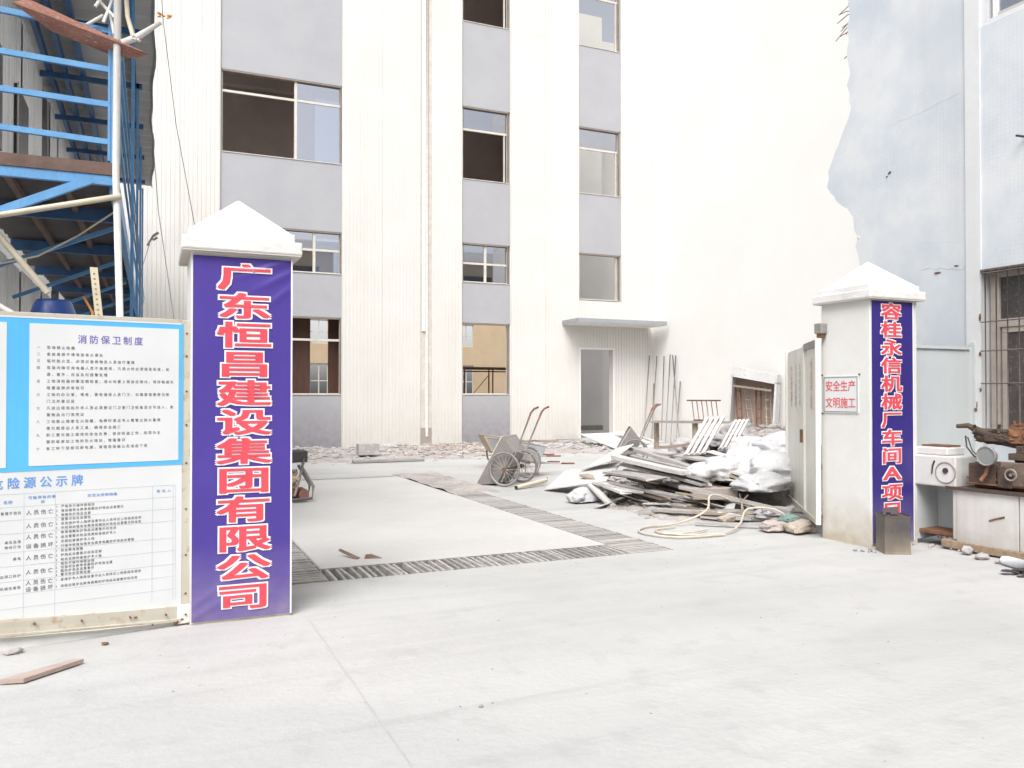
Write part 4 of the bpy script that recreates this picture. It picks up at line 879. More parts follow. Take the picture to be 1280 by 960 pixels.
f = MB(); blob(f, (.075, YS - .19, 4.64), (.045, .03, .022), 10); f.build('rag', 'orange', ar)
f = MB()
for a in (((-.30, 4.78), (-.38, 4.54)), ((-.42, 4.72), (-.30, 4.6)), ((-.50, 4.5), (-.38, 4.6)), ((-.36, 4.8), (-.44, 4.66)), ((-.33, 4.62), (-.30, 4.46))): f.tube([(a[0][0], YS - .08, a[0][1]), (a[1][0], YS - .08, a[1][1])], .014, 6)
tag(f.build('tangled_strip', 'pipewhite'), 'tangle of torn white plastic strips above the walkway top rail', 'plastic strips')
tag(MB().tube([(.03, YS - .18, 5.4), (.05, YS - .19, 4.86), (.07, YS - .19, 4.58), (.17, YS - .3, 3.7), (.33, YS - .5, 2.72)], .003, 5).build('hoist_rope', 'wire'), 'thin dark rope falling from the hoist arm to the left pillar cap', 'rope')
tag(MB().tube([(-.03, 8.6, 4.3), (.05, 9.2, 3.4), (.26, 9.6, 2.0)], .004, 5).build('stay_cable', 'cable'), 'pale stay cable beside the walkway against the ribbed cream wall', 'cable')
tag(MB().tube([(-.16, 8.9, 3.35), (-.14, 9.3, 3.0), (-.08, 9.3, 2.5), (-.17, 9.0, 2.0)], .004, 5).build('stay_cable', 'cable'), 'short grey cable bowing out from the foot of the walkway posts', 'cable')
f = MB(); f.tube([(-.05, 9, 3.0), (-.0, 9, 3.1)], .01, 5); f.tube([(-.0, 9, 3.1), (.05, 9, 3.14)], .014, 5); f.tube([(.0, 9, 3.06), (.04, 9, 3.09)], .012, 5); f.tube([(-.12, 9, 2.7), (-.03, 9, 3.02)], .003, 5); tag(f.build('wire_hook', 'zinc'), 'small grey hook hanging on a wire right of the walkway', 'hook')
# blue drums, leaning steel strip behind the gate
dr = thing('plastic_drum', 'dark blue plastic drum peeping over the left gate leaf', 'drum', (-.80, 8.2, .9))
f = MB(); f.tube([(-.80, 8.2, .9), (-.80, 8.2, .93), (-.80, 8.2, 1.3), (-.80, 8.2, 1.9), (-.80, 8.2, 2.2), (-.80, 8.2, 2.3), (-.80, 8.2, 2.33)], [.17, .19, .20, .20, .185, .15, .13], 20); f.build('body', 'bluebarrel', dr)
MB().tube([(-.78, 8.12, 2.33), (-.78, 8.12, 2.40)], .03, 8).build('neck', 'dark', dr)
tag(MB().box(-1.15, -.45, 7.9, 8.5, 0, .9).build('timber_crate', 'boardb', bevel=.01), 'timber crate carrying the dark blue drum behind the left gate', 'crate')
tag(MB().tube([(-.55, 8.0, 2.35), (-.48, 8.0, 2.22), (-.46, 8.0, 1.6)], .012, 6).build('orange_hose', 'orange'), 'thin orange hose end beside the dark blue drum', 'hose')
st = thing('perforated_strip', 'pale yellow perforated steel strip leaning behind the left gate leaf', 'steel strip', (-.1, 6.6, 0))
p0, p1 = Vector((-.435, 7.35, 2.52)), Vector((-.14, 6.5, .05)); dd = (p1 - p0).normalized(); sdv = Vector((.95, .30, 0)).normalized(); nn = sdv.cross(dd).normalized()
if nn.y > 0: nn = -nn
MB().obox((p0 + p1) / 2, p1 - p0, sdv * .055, nn * .012).build('strip', 'strip', st)
f = MB()
for k in range(40):
    q = p0 + dd * (.06 + k * .045); f.tube([q + nn * .004 - sdv * .004, q + nn * .0075 - sdv * .004], .009, 7)
f.build('hole_row', 'bronze', st)

# ================================================================== HANDCARTS
def cart(lab, px_, py_, head, tilt, mtray, mwheel='tyre', rad=.285):
    ca, sa = math.cos(head), math.sin(head); ct, st_ = math.cos(tilt), math.sin(tilt)
    def T(x, y, z):       # local: x axle, y nose, z up from the axle
        y2 = y * ct + z * st_; z2 = -y * st_ + z * ct
        return Vector((px_ + x * ca - y2 * sa, py_ + x * sa + y2 * ca, rad + z2))
    r = thing('handcart', lab, 'handcart', (px_, py_, 0), 'two-wheeled steel mortar carts')
    for sx in (-1, 1):
        wl = MB().torus(T(sx * .36, 0, 0), T(1, 0, 0) - T(0, 0, 0), rad - .018, .018, 32, 8).build('wheel', mwheel, r)
        sp = MB(); 
        for k in range(18):
            a = k * math.pi / 9; sp.tube([T(sx * .36 + .03 * (1 if k % 2 else -1), 0, 0), T(sx * .36, (rad - .03) * math.cos(a), (rad - .03) * math.sin(a))], .0035, 4, False)
        sp.build('spokes', 'spoke', wl, local=False)
        MB().torus(T(sx * .36, 0, 0), T(1, 0, 0) - T(0, 0, 0), rad - .034, .007, 32, 6).build('rim', 'spoke', wl)
        MB().tube([T(sx * .36 - .045, 0, 0), T(sx * .36 + .045, 0, 0)], .028, 10).build('hub', 'rust', wl)
    MB().tube([T(-.36, 0, 0), T(.36, 0, 0)], .014, 8).build('axle', 'rust', r)
    # tray: five sheets
    tr = MB(); Wt, Wb = .29, .26
    FT = [T(-Wt, .52, .33), T(Wt, .52, .33)]; FB = [T(-Wb, .30, .03), T(Wb, .30, .03)]; RB = [T(-Wb, -.30, .03), T(Wb, -.30, .03)]; RT = [T(-Wt, -.42, .33), T(Wt, -.42, .33)]
    tr.quadplate([FT[0], FT[1], FB[1], FB[0]], .006).quadplate([FB[0], FB[1], RB[1], RB[0]], .006).quadplate([RB[0], RB[1], RT[1], RT[0]], .006).quadplate([FT[0], FB[0], RB[0], RT[0]], .006).quadplate([FT[1], FB[1], RB[1], RT[1]], .006)
    tr.build('tray', mtray, r)
    rm = MB(); rm.tube([FT[0], FT[1], RT[1], RT[0], FT[0]], .01, 6); rm.build('tray_rim', 'spoke', r)
    for sx in (-1, 1):
        h = MB(); h.tube([T(sx * .20, .25, .0), T(sx * .20, -.35, .02), T(sx * .22, -.85, .08)], .014, 8); h.build('shaft', 'spoke', r)
        h = MB(); h.tube([T(sx * .22, -.85, .08), T(sx * .225, -1.0, .10), T(sx * .23, -1.08, .085), T(sx * .23, -1.15, .03)] if tilt > .3 else [T(sx * .22, -.85, .08), T(sx * .23, -1.15, .12)], .017, 8); h.build('handle', 'grip', r)
    br = MB(); br.tube([T(-.2, -.5, .03), T(.2, -.5, .03)], .01, 6); br.tube([T(-.2, -.33, .02), T(-.2, -.38, -.2), T(.2, -.38, -.2), T(.2, -.33, .02)], .01, 6); br.build('stand', 'spoke', r)
cart('grey mortar cart tipped on its nose beside the drain, handles in the air', 5.50, 12.42, R(42), R(60), 'zinc')
cart('yellowish cart resting level just behind the tipped grey cart', 6.55, 15.3, R(80), R(-8), 'yellowtray')
cart('silver cart behind the tipped cart, shafts pointing right', 6.10, 13.62, R(100), R(-10), 'zincl')
cart('dull cart tipped on its nose behind the long boards near the leaning rods', 9.38, 14.85, R(62), R(60), 'zinc')

# floor saw behind the left pillar
fs_ = thing('floor_saw', 'rusty floor saw with black motor half hidden behind the left pillar', 'floor saw', (1.75, 11.6, 0))
MB().box(1.45, 1.98, 11.5, 11.8, .56, .72).build('motor', 'dark', fs_, .015)
f = MB(); f.tube([(1.9, 11.55, .50), (2.06, 11.5, .22), (2.04, 11.5, .06), (1.6, 11.5, .04)], .022, 8); f.tube([(1.9, 11.8, .50), (2.06, 11.8, .22), (2.04, 11.8, .06), (1.6, 11.8, .04)], .022, 8); f.tube([(1.93, 11.5, .62), (1.86, 11.5, .3), (1.8, 11.5, .1)], .018, 8); f.build('frame', 'zinc', fs_)
MB().box(1.5, 1.9, 11.55, 11.75, .08, .2).build('base', 'rust', fs_, .01)
f = MB(); blob(f, (1.75, 11.6, .32), (.12, .1, .12), 20); f.build('engine', 'yellowtray', fs_)
f = MB(); f.tube([(1.93, 11.5, .12), (1.93, 11.8, .12)], .07, 14); f.build('wheel', 'grip', fs_)

# bark flakes on the slab
for pts, lab in (([(1.58, 7.56, .06), (1.70, 7.34, .006), (1.735, 7.36, .02), (1.60, 7.57, .075)], 'curled brown bark flake on the slab, left of two'), ([(1.77, 7.34, .006), (1.93, 7.30, .01), (1.84, 7.345, .045), (1.79, 7.37, .04)], 'small pointed brown bark flake on the slab, right of two')):
    tag(MB().quadplate(pts, .006).build('bark_flake', 'leafbrown', center=True), lab, 'bark')
f = MB()
for k in range(420):
    y = random.uniform(2.2, 16) ; x = random.uniform(-1, 8); s = random.uniform(.002, .007) * (1 + y * .06); f.rock((x, y, .002), s, s, s * .6)
for x, y, s in ((1.45, 3.66, .02), (1.52, 3.68, .008), (1.36, 3.70, .007), (1.3, 7.9, .015), (1.2, 7.85, .01)): f.rock((x, y, .004), s, s * .8, s * .5)
tag(f.build('scattered_grit', 'rock'), kind='stuff')

# ================================================================== RUBBLE ALONG THE FACADE
def gauss(x, y, cx, cy, h, sx, sy=None): sy = sy or sx; return h * math.exp(-((x - cx) / sx) ** 2 - ((y - cy) / sy) ** 2)
def fb(x, y):
    e = min(1, max(0, (y - 17.6 + .5 * noise.noise(Vector((x * .5, 0, 3)))) / 1.6)); e *= min(1, max(0, (22.9 - y) / .6)); e *= min(1, max(0, (12.4 - x) / .8))
    return -.02 + e * (.07 + .07 * noise.noise(Vector((x * .8, y * .8, 0))) + .05 * noise.noise(Vector((x * 3, y * 3, 0))))
heightmesh('facade_spoil', 'dust', -2, 12.4, 17.0, 22.27, 130, 50, fb); tag(bpy.data.objects['facade_spoil'], kind='stuff')
for nm, mk, cnt, cond in (('grey_rubble', 'rock', 1500, 0), ('brown_rubble', 'rockb', 420, 1)):
    f = MB()
    for k in range(cnt):
        x = random.uniform(-1, 12.2) if not cond else random.gauss(7.4, .8); y = 22.2 - abs(random.gauss(0, 2.0)); 
        if y < 17.3 or x > 12.2: continue
        s = random.uniform(.02, .075) * (1.5 if random.random() < .08 else 1); f.rock((x, y, fb(x, y) + s * .25), s * random.uniform(.8, 1.5), s, s * .6)
    tag(f.build(nm, mk), kind='stuff')
tag(MB().box(4.0, 5.6, 17.55, 17.75, .01, .07).build('grey_kerb_piece', 'board', bevel=.01), 'long flat grey board at the front edge of the facade rubble', 'board')
tag(MB().box(4.5, 5.0, 19.2, 19.5, .05, .32).build('concrete_block', 'rock', bevel=.01), 'square concrete block half sunk in the facade rubble', 'block')
tag(MB().box(10.6, 12.1, 22.0, 22.26, .0, .13).build('brick_sill', 'rockb', bevel=.01), 'low reddish brick course left of the doorway', 'brick course')

# ================================================================== SCRAP HEAP
def hp(x, y):
    h = gauss(x, y, 9.1, 11.3, .66, 1.4, 1.2) + gauss(x, y, 7.3, 9.9, .22, .9, 1.3) + gauss(x, y, 8.0, 9.2, .32, .8, .7) + gauss(x, y, 11, 12.6, .85, 1.6, 1.4) + gauss(x, y, 6.4, 9.2, .06, .7, 1.3) + gauss(x, y, 5.9, 8.5, .075, .6, .8)
    return h - .05 + .05 * noise.noise(Vector((x * 2.3, y * 2.3, 0))) + .03 * noise.noise(Vector((x * 7, y * 7, 2)))
heightmesh('heap_spoil', 'dust', 4.9, 14.75, 6.9, 15.5, 150, 130, hp); tag(bpy.data.objects['heap_spoil'], kind='stuff')
f = MB(); f2 = MB()
for k in range(1500):
    x = random.uniform(5.2, 13.5); y = random.uniform(7.0, 15); h = hp(x, y)
    if h < .0: continue
    s = random.uniform(.012, .05) * (2.6 if h > .45 and random.random() < .4 else 1); (f if random.random() < .75 else f2).rock((x, y, h + s * .2), s * 1.3, s, s * .7)
for k in range(420):
    x = random.gauss(9.4, .9); y = random.gauss(11.6, .7); s = random.uniform(.03, .11)
    (f if k % 4 else f2).rock((x, y, hp(x, y) + s * .3), s * 1.4, s, s * random.uniform(.5, .9))
tag(f.build('heap_rubble', 'rock'), kind='stuff'); tag(f2.build('heap_brown_rubble', 'rockb'), kind='stuff')

def board(p, q, w_, th, m='board', lab=None, roll=0, group=None, name='board', cat='board', warp=.012):
    p = Vector(p); q = Vector(q); d = (q - p).normalized(); up = Vector((0, 0, 1)); s = d.cross(up).normalized(); t_ = s.cross(d).normalized()
    s, t_ = s * math.cos(roll) + t_ * math.sin(roll), t_ * math.cos(roll) - s * math.sin(roll)
    mb = MB(); n = 5; vs = []; ph = random.random() * 6
    L_ = (q - p).length; tap = [random.uniform(-.25, .25) * w_ for _ in range(4)]
    for i in range(n + 1):
        f_ = i / n; o = t_ * (warp * math.sin(f_ * 3.1 + ph)); e = d * 0
        for k, (a, b) in enumerate(((-.5, -.5), (.5, -.5), (.5, .5), (-.5, .5))):
            e = d * (tap[k % 2] if i == 0 else (tap[2 + k % 2] if i == n else 0)) * .35
            vs.append(p + (q - p) * f_ + s * w_ * a + t_ * th * b + o + e)
    fs = [(i * 4 + k, i * 4 + (k + 1) % 4, (i + 1) * 4 + (k + 1) % 4, (i + 1) * 4 + k) for i in range(n) for k in range(4)] + [(3, 2, 1, 0), (n * 4, n * 4 + 1, n * 4 + 2, n * 4 + 3)]
    mid = (p + q) / 2; xa = d; mtx = Matrix((xa, s, t_)).transposed().to_4x4(); mtx.translation = mid
    inv = mtx.inverted(); me = bpy.data.meshes.new(name); me.from_pydata([inv @ v for v in vs], [], fs); me.materials.append(M[m])
    o = bpy.data.objects.new(name, me); col.objects.link(o); o.matrix_world = mtx; me.shade_flat() if hasattr(me, 'shade_flat') else None
    return tag(o, lab, cat, group)
GB = 'weathered boards in the scrap heap'
for k in range(46):     # thin splintered sheets and laths strewn through the heap
    x = random.uniform(5.8, 8.6); y = random.uniform(7.7, 10.6) - max(0, x - 6.5) * .1
    if x - 6.3 > (y - 6.45) * .71: continue
    a = random.gauss(-1.15, .55); L_ = random.uniform(.3, .9); z = max(.03, hp(x, y) + .05)
    board((x, y, z + random.uniform(0, .08)), (x + L_ * math.cos(a), y + L_ * math.sin(a), max(.03, hp(x + L_ * math.cos(a), y + L_ * math.sin(a)) + .05)), random.uniform(.04, .14), random.uniform(.006, .014), random.choice(('board', 'boardw', 'boardw', 'board', 'boardb')), 'thin splintered lath strewn over the scrap heap', roll=random.uniform(-.5, .5), group='splinters and laths on the scrap heap', name='splinter', cat='splinter')
named = [
 ((6.32, 10.54, .56), (6.35, 8.78, .49), .13, .055, 'boardw', 'thick white painted beam lying along the top left of the scrap heap'),
 ((6.19, 10.39, .37), (5.99, 8.94, .39), .30, .03, 'board', 'wide grey board under the thick white beam in the scrap heap'),
 ((6.89, 10.95, .66), (6.80, 8.59, .39), .16, .05, 'board', 'long grey plank on top of the bundle, ending by the white sacks'),
 ((6.79, 10.89, .57), (6.71, 9.06, .45), .09, .03, 'board', 'narrow grey plank tucked beside the long top plank'),
 ((7.11, 11.07, .64), (7.63, 9.20, .50), .22, .03, 'board', 'broad bluish-grey board running back behind the plank bundle'),
 ((5.90, 10.08, .26), (5.98, 8.40, .22), .10, .03, 'board', 'thin grey plank jutting forward from under the wide board'),
 ((5.67, 9.96, .25), (5.80, 9.03, .24), .13, .03, 'board', 'short grey plank with a knot hole at the heap left side'),
 ((5.60, 9.99, .24), (5.63, 9.43, .02), .10, .03, 'boardw', 'short pale plank sloping down onto the concrete at the heap front'),
 ((5.78, 10.02, .26), (5.63, 9.10, .21), .16, .03, 'boardw', 'pale board beside the short plank under the white panels'),
 ((5.58, 8.69, .04), (6.18, 7.88, .05), .10, .03, 'board', 'flat grey board lying on dirt behind the cream hose'),
 ((5.86, 9.00, .08), (6.64, 7.13, .08), .12, .04, 'board', 'long dark grey plank along the heap front, under the hose'),
 ((6.04, 8.49, .33), (6.67, 7.22, .17), .10, .04, 'board', 'long grey plank above the front plank, reaching the right gate leaf'),
 ((5.87, 8.34, .29), (6.11, 8.02, .25), .05, .02, 'boardb', 'short yellowish lath in front of the plank bundle'),
 ((7.05, 8.91, .49), (7.18, 7.98, .37), .25, .03, 'boardw', 'wide white board in front of the white sacks'),
 ((6.9, 10.2, .72), (7.6, 10.4, .74), .07, .04, 'boardb', 'short raw timber piece lying at the feet of the slatted shutters'),
 ((7.30, 9.55, .70), (7.55, 8.70, .52), .16, .012, 'boardw', 'pale torn sheet edge slanting across the white sacks'),
 ((7.75, 9.6, .80), (7.40, 9.05, .62), .10, .014, 'boardw', 'bent white strip standing out of the white sacks'),
 ((6.75, 8.9, .40), (7.25, 7.95, .33), .20, .014, 'panelw', 'thin white sheet lying low at the front of the white sacks'),
 ((8.0, 9.9, .78), (7.75, 9.4, .60), .09, .03, 'boardb', 'brown board end poking out between shutters and sacks'),
]
for a in named: board(a[0], a[1], a[2], a[3], a[4], a[5], roll=random.uniform(-.12, .12), group=GB)
tag(MB().obox((6.55, 8.48, .24), (.52, -.235, 0), (.06, .13, 0), (0, 0, .15)).build('concrete_lintel', 'trench', center=True, bevel=.01), 'brown-grey concrete lintel propped under the plank bundle', 'lintel')
bpy.data.objects['concrete_lintel'].data.materials[0] = M['rockb']
for k in range(30):     # bundle of boards whose sawn ends face the street
    f_ = random.random(); x = 6.25 + random.uniform(-.25, 1.15); ye = 8.75 + random.uniform(-.28, .35) - (x - 6.25) * .35; z = .14 + random.uniform(0, .26) * (1.0) + .05 * (x - 6)
    L_ = random.uniform(1.0, 2.2); dx = random.uniform(-.12, .35)
    board((x + dx, ye + L_, z + random.uniform(.0, .14)), (x, ye, z), random.uniform(.07, .16), random.uniform(.02, .045), random.choice(('board', 'board', 'board', 'boardb')), 'grey weathered board stacked in the middle of the plank bundle', roll=random.uniform(-.35, .35), group='boards packed in the plank bundle')
for k in range(12):     # loose pieces in front
    x = random.uniform(5.6, 6.4); y = random.uniform(7.6, 9.2) - (x - 5.6) * .6; a = random.uniform(-1.2, -.5); L_ = random.uniform(.4, 1.0); z = .03 + random.uniform(0, .08)
    board((x, y, z), (x + L_ * math.cos(a), y + L_ * math.sin(a), z + random.uniform(-.01, .03)), random.uniform(.05, .11), .022, random.choice(('board', 'board', 'boardb')), 'short broken board lying loose at the front of the heap', roll=random.uniform(-.2, .2), group='loose broken boards before the heap')
pan = [([(5.58, 11.42, .02), (5.90, 10.08, .27), (6.54, 10.67, .48), (6.29, 12.09, .23)], 'large white sheet panel with its corner on the concrete, leftmost of the heap'),
       ([(6.20, 11.36, .31), (6.26, 10.57, .50), (6.80, 10.77, .74), (6.88, 11.39, .64)], 'white sheet panel resting on the larger panel and rising to the right'),
       ([(11.49, 21.16, .34), (11.14, 18.58, .08), (11.21, 17.46, .22), (12.22, 20.29, .41)], 'large white sheet laid from the doorway step down to the yard'),
       ([(11.86, 19.91, .47), (11.16, 17.37, .27), (11.44, 17.36, .37), (11.84, 18.82, .49)], 'narrow pale sheet lying on the doorway sheet')]
for p_, lab in pan: tag(MB().quadplate(p_, .014).build('sheet_panel', 'panelw', center=True), lab, 'panel')
# more sheets between doorway and heap
for pts, lab in (([(11.2, 18.4, .05), (11.5, 17.0, .06), (12.6, 17.6, .10), (12.6, 19.6, .12)], 'dirty white sheet flat on the ground right of the doorway sheet'), ([(12.2, 20.6, .30), (12.4, 19.0, .18), (13.3, 19.4, .16), (13.4, 20.9, .24)], 'white sheet at the foot of the door wall near the rods')):
    tag(MB().quadplate(pts, .014).build('sheet_panel', 'panelw', center=True), lab, 'panel')
# poles
f = MB(); f.tube([(5.24, 11.72, .035), (5.95, 12.1, .09)], .034, 12, False); pp = f.build('pole', 'pipebeige', center=True); tag(pp, 'hollow beige pole lying before the tipped cart', 'pole')
MB().tube([(5.238, 11.719, .034), (5.25, 11.726, .035)], .027, 10).build('hollow_end', 'dark', pp)
tag(MB().tube([(5.60, 12.05, .03), (6.12, 12.40, .09)], .02, 8).build('pole', 'pinkboard', center=True), 'thin pinkish stick beside the hollow pole', 'stick')
# slatted shutters
def shutter(lab, p, q, wdir, n, sp):
    r = thing('slatted_shutter', lab, 'shutter', p, 'white slatted shutters leaning on the heap')
    p = Vector(p); q = Vector(q); wdir = Vector(wdir).normalized(); nn = (q - p).cross(wdir).normalized()
    if nn.y > 0: nn = -nn
    for k in range(n):
        o = wdir * sp * k
        MB().obox((p + q) / 2 + o, q - p, wdir * sp * .62, nn * .03).build('slat', 'boardw', r)
    for f_ in (.03, .5, .97):
        c_ = p + (q - p) * f_ + wdir * sp * (n - 1) / 2 - nn * .022; MB().obox(c_, (q - p).normalized() * .05, wdir * sp * n, nn * .02).build('cross_rail', 'boardw', r)
shutter('larger white slatted shutter leaning steeply on the heap', (7.30, 10.12, .60), (8.10, 10.65, 1.13), (.80, -.25, .05), 4, .088)
shutter('smaller white slatted shutter just right of the larger one', (7.92, 10.10, .68), (8.50, 10.45, 1.09), (.80, -.25, .05), 4, .068)
# sacks: crumpled closed surfaces
def sack(c, s, m, lab, seed, grp, cat='sack', name='woven_sack', rot=0):
    bm = bmesh.new(); bmesh.ops.create_icosphere(bm, subdivisions=4, radius=1); ca, sa = math.cos(rot), math.sin(rot)
    for v in bm.verts:
        p = v.co.copy(); q = Vector((math.copysign(abs(p.x) ** .7, p.x), math.copysign(abs(p.y) ** .7, p.y), math.copysign(abs(p.z) ** .85, p.z)))
        d = .34 * noise.noise(p * 1.2 + Vector((seed, 0, 0))) + .42 * (.3 - abs(noise.noise(p * 1.9 + Vector((0, seed, 0))))) + .12 * (.25 - abs(noise.noise(p * 4.1 + Vector((0, 0, seed))))) + .05 * (.2 - abs(noise.noise(p * 9 + Vector((seed, 0, seed))))); q *= 1 + d; q.z *= 1 + .3 * max(0, 1 - math.hypot(p.x, p.y) * 1.3)
        if q.z < -.45: q.z = -.45 + (q.z + .45) * .2
        x, y = q.x * s[0], q.y * s[1]; v.co = (x * ca - y * sa, x * sa + y * ca, q.z * s[2])
    me = bpy.data.meshes.new(name); bm.to_mesh(me); bm.free(); me.polygons.foreach_set('use_smooth', [True] * len(me.polygons)); me.materials.append(M[m])
    o = bpy.data.objects.new(name, me); col.objects.link(o); o.location = c; return tag(o, lab, cat, grp)
SG = 'white woven sacks dumped on the scrap heap'
for i, (c_, s, lab, rt) in enumerate([
    ((7.02, 8.95, .44), (.42, .30, .15), 'flat white sack lowest left, just behind the plank ends', .3), ((7.70, 9.15, .50), (.55, .38, .20), 'large peaked white sack in the middle of the sacks', .8),
    ((7.55, 8.55, .46), (.45, .34, .18), 'white sack in front of the peaked one, dirty along its lower edge', -.3), ((8.45, 9.40, .66), (.50, .36, .20), 'white sack highest at right, against the gate leaf edge', .2),
    ((7.05, 8.15, .36), (.34, .26, .12), 'small white sack nearest the front planks', .1), ((8.35, 9.95, .62), (.36, .26, .17), 'white sack behind the peaked one, right of the smaller shutter', -.5),
    ((5.50, 10.02, .07), (.26, .16, .09), 'small white plastic bundle under the leftmost panel', .5)]):
    sack(c_, s, 'sack', lab, i * 3.7, SG, rot=rt)
for i, (c_, s, lab, rt) in enumerate([((8.6, 11.0, .70), (.22, .2, .11), 'crumpled grey cement sack on the crest behind the white sacks', .3), ((9.3, 11.3, .70), (.24, .2, .11), 'grey cement sack right of the crest near the gate leaf', 1), ((8.0, 11.0, .62), (.28, .24, .14), 'grey cement sack left of the crest by the smaller shutter', .2),
    ((8.5, 10.4, .66), (.26, .2, .14), 'dark grey cement sack low between crest and white sacks', .6), ((12.6, 16.3, .12), (.5, .35, .3), 'grey cement sack under the workbench', .2), ((12.0, 16.1, .12), (.35, .3, .2), 'smaller grey sack beside the one under the workbench', .9), ((10.3, 12.6, .80), (.3, .26, .14), 'mauve grey sack farthest right on the crest', .4), ((13.6, 16.2, .2), (.4, .3, .22), 'grey sack at the foot of the side wall behind the crest', .4)]):
    sack(c_, s, 'sackg', lab, 40 + i * 2.3, 'grey cement sacks on the crest')
for i, (c_, s, lab, mk) in enumerate([((6.22, 7.02, .05), (.15, .10, .06), 'pinkish flattened sack at the heap front, left of the gate leaf foot', 'pinkhose'), ((6.42, 6.82, .06), (.17, .11, .07), 'tan flattened sack touching the foot of the right gate leaf', 'tanbag'), ((6.55, 7.15, .10), (.1, .08, .05), 'scrap of green plastic between sacks and gate leaf', 'greencloth'), ((6.05, 7.6, .06), (.10, .06, .05), 'yellowish rag under the hose arch', 'tanbag'), ((6.6, 7.45, .12), (.22, .14, .06), 'grey flattened sack before the long planks, right side', 'sackg')]):
    sack(c_, s, mk, lab, 70 + i, 'crushed bags at the foot of the heap', 'bag', 'crushed_bag')
# hoses
def smooth(pts, n=8):
    P = [Vector(p) for p in pts]; out = []
    for i in range(len(P) - 1):
        a, b, c_, d = P[max(i - 1, 0)], P[i], P[i + 1], P[min(i + 2, len(P) - 1)]
        for k in range(n):
            t_ = k / n; out.append(.5 * ((2 * b) + (c_ - a) * t_ + (2 * a - 5 * b + 4 * c_ - d) * t_ * t_ + (3 * b - a - 3 * c_ + d) * t_ ** 3))
    out.append(P[-1]); return out
hz_ = [(5.0, 7.05, .02), (4.80, 7.45, .02), (5.05, 7.75, .02), (5.5, 7.75, .04), (5.85, 7.72, .16), (6.0, 7.85, .30), (6.2, 7.9, .29), (6.4, 7.85, .20)]
tag(MB().tube(smooth([(5.55, 7.0, .02)] + hz_), .012, 8).build('hose', 'hose'), 'cream hose looping out on the concrete and arching over the front planks', 'hose')
tag(MB().tube(smooth([(5.0, 7.35, .02), (5.2, 7.12, .02), (5.6, 7.05, .03), (5.95, 7.25, .07), (6.22, 7.45, .19), (6.45, 7.30, .20), (6.52, 7.1, .12)]), .012, 8).build('hose', 'hose'), 'second cream hose crossing the front planks toward the gate leaf', 'hose')
tag(MB().tube(smooth([(5.35, 7.62, .02), (5.05, 7.55, .02), (5.0, 7.3, .02), (5.3, 7.22, .03), (5.55, 7.3, .03)]), .010, 8).build('hose', 'hose'), 'short inner coil of yellowish hose on the concrete', 'hose')
f = MB(); f.tube([(6.3, 7.62, .16), (6.28, 7.66, .34)], .008, 5); f.tube([(6.29, 7.64, .25), (6.36, 7.6, .33)], .006, 5); f.tube([(6.26, 7.6, .16), (6.33, 7.68, .28)], .006, 5); tag(f.build('branch_fork', 'boardb', center=True), 'small forked twig standing up behind the hose', 'twig')

# workbench with trestle, white framed cabinet, leaning rods
wb = thing('workbench', 'long grey-topped workbench by the cream side wall', 'workbench', (12.6, 17.2, 0))
MB().obox((12.66, 17.05, .80), (1.75, -1.5, 0), (.35, .42, 0), (0, 0, .05)).build('top', 'trench', wb); bpy.data.objects['top'].data.materials[0] = M['zinc']
for x, y in ((12.55, 17.0), (13.5, 16.35), (12.0, 17.9)): MB().box(x - .05, x + .05, y - .05, y + .05, 0, .775).build('leg', 'boardb', wb)
tr = thing('trestle', 'small rusty trestle rack standing on the workbench', 'trestle', (13.0, 16.9, .83))
cd = Vector((1.0, -.95, 0)).normalized(); o_ = Vector((12.65, 17.2, .826))
f = MB(); f.tube([o_ + Vector((-.12, .12, .52)), o_ + cd * .68 + Vector((0, 0, .52))], .022, 6); f.build('top_bar', 'rust', tr); f = MB(); f.tube([o_ + Vector((0, 0, .02)), o_ + cd * .66 + Vector((0, 0, .02))], .02, 6); f.build('bottom_bar', 'rust', tr)
for k in range(6): MB().tube([o_ + cd * (.02 + .12 * k) + Vector((0, 0, .02)), o_ + cd * (-.04 + .12 * k) + Vector((0, 0, .52))], .012, 6).build('rung', 'grip', tr)
cb = thing('tool_cabinet', 'white open-fronted cabinet tilted against the side wall, full of brown ladders', 'cabinet', (14.3, 17.3, .4))
A = Vector((13.65, 17.05, 0)); Bv = Vector((14.30, 16.15, 0)); ud = (Bv - A).normalized(); nd = Vector((ud.y, -ud.x, 0)); 
if nd.y > 0: nd = -nd
Zt = Vector((-.0, .0, 1)) + ud * .055
def CP(s, z, n=0): return A + ud * s + Vector((0, 0, .55)) + Zt * z - nd * n
wd_ = (Bv - A).length
f = MB(); f.prism([CP(-.02, 1.42), CP(wd_ + .03, 1.20), CP(wd_ + .03, 1.45), CP(.0, 1.68)], -nd * .45); f.build('top_panel', 'panelw', cb)
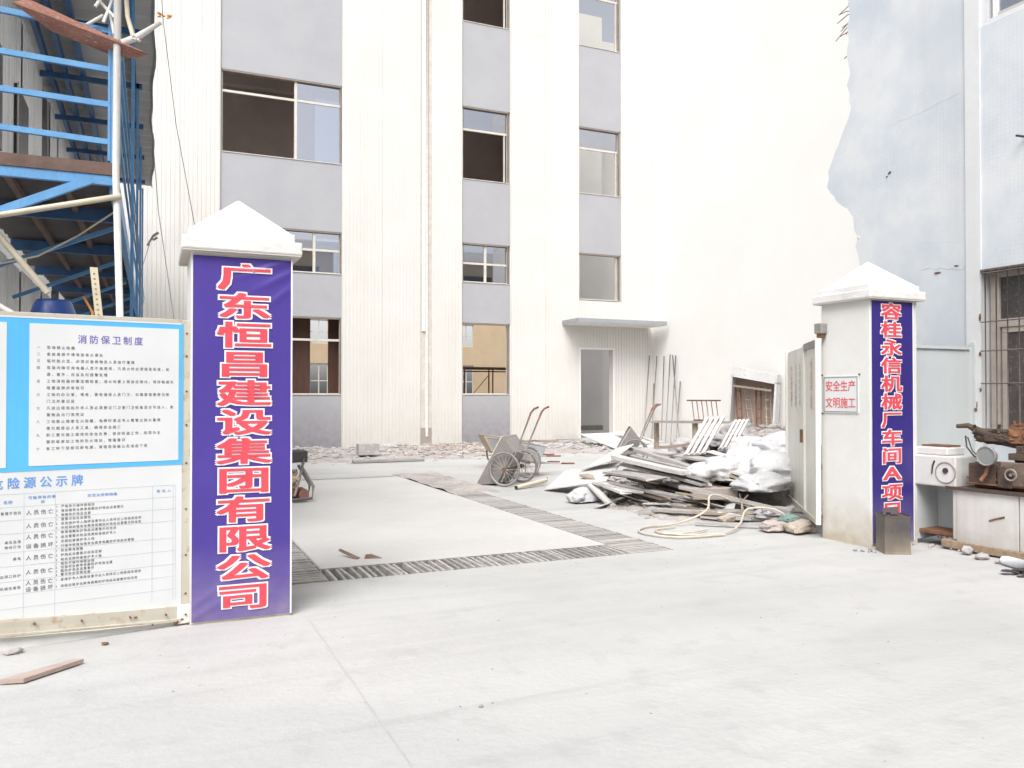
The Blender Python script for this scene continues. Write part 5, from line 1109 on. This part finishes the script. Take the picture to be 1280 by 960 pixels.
f = MB(); f.prism([CP(-.05, 0), CP(0, 0), CP(.02, 1.45), CP(-.03, 1.45)], -nd * .45); f.prism([CP(wd_ - .03, 0), CP(wd_ + .03, 0), CP(wd_ + .03, 1.25), CP(wd_ - .02, 1.25)], -nd * .45); f.build('side_panel', 'panelw', cb)
f = MB(); f.prism([CP(0, 0, .42), CP(wd_, 0, .42), CP(wd_, 1.2, .42), CP(0, 1.4, .42)], -nd * .03); f.build('back_panel', 'pinkboard', cb)
ld = 0
for i, (s0, s1, lab) in enumerate(((.22, .06, 'leftmost brown ladder leaning inside the white cabinet'), (.50, .26, 'brown ladder second from left inside the white cabinet'), (.66, .58, 'brown ladder third from left inside the white cabinet'), (.90, .82, 'rightmost brown ladder inside the white cabinet'))):
    r = thing('ladder', lab, 'ladder', tuple(CP(s0, 0, .1)), 'ladders stored in the cabinet')
    for dx in (0, .12):
        MB().tube([CP(s0 + dx, 0, .08 + .06 * i), CP(s1 + dx, 1.15, .2)], .02, 6).build('rail', 'boardb' if i % 2 else 'rust', r)
    for k in range(5): 
        f_ = .1 + k * .2; MB().tube([CP(s0 + (s1 - s0) * f_, 1.15 * f_, .14), CP(s0 + (s1 - s0) * f_ + .12, 1.15 * f_, .14)], .013, 6).build('rung', 'boardb' if i % 2 else 'rust', r)
f = MB(); f.prism([CP(.05, 1.15, .02), CP(wd_ - .1, 1.02, .02), CP(wd_ - .1, 1.07, .02), CP(.05, 1.2, .02)], -nd * .03); f.build('cross_bar', 'boardb', cb)
rods = [(14.2, 21.9, 14.62, 22.2, 2.75), (14.35, 21.7, 14.70, 21.9, 2.72), (14.45, 21.3, 14.70, 21.5, 2.70), (14.4, 21.0, 14.72, 21.2, 2.74), (14.45, 20.8, 14.72, 20.9, 2.70), (14.5, 20.4, 14.74, 21.1, 2.72), (14.5, 20.6, 14.74, 20.7, 1.9), (14.5, 21.9, 14.72, 22.1, 1.85)]
for i, (x, y, x2, y2, z) in enumerate(rods):
    tag(MB().tube([(x, y, 0), (x2, y2, z)], .018, 6).build('steel_rod', 'zinc', center=True), 'thin grey rod leaning in the corner where the cladding meets the side wall', 'rod', 'rods leaning in the wall corner')
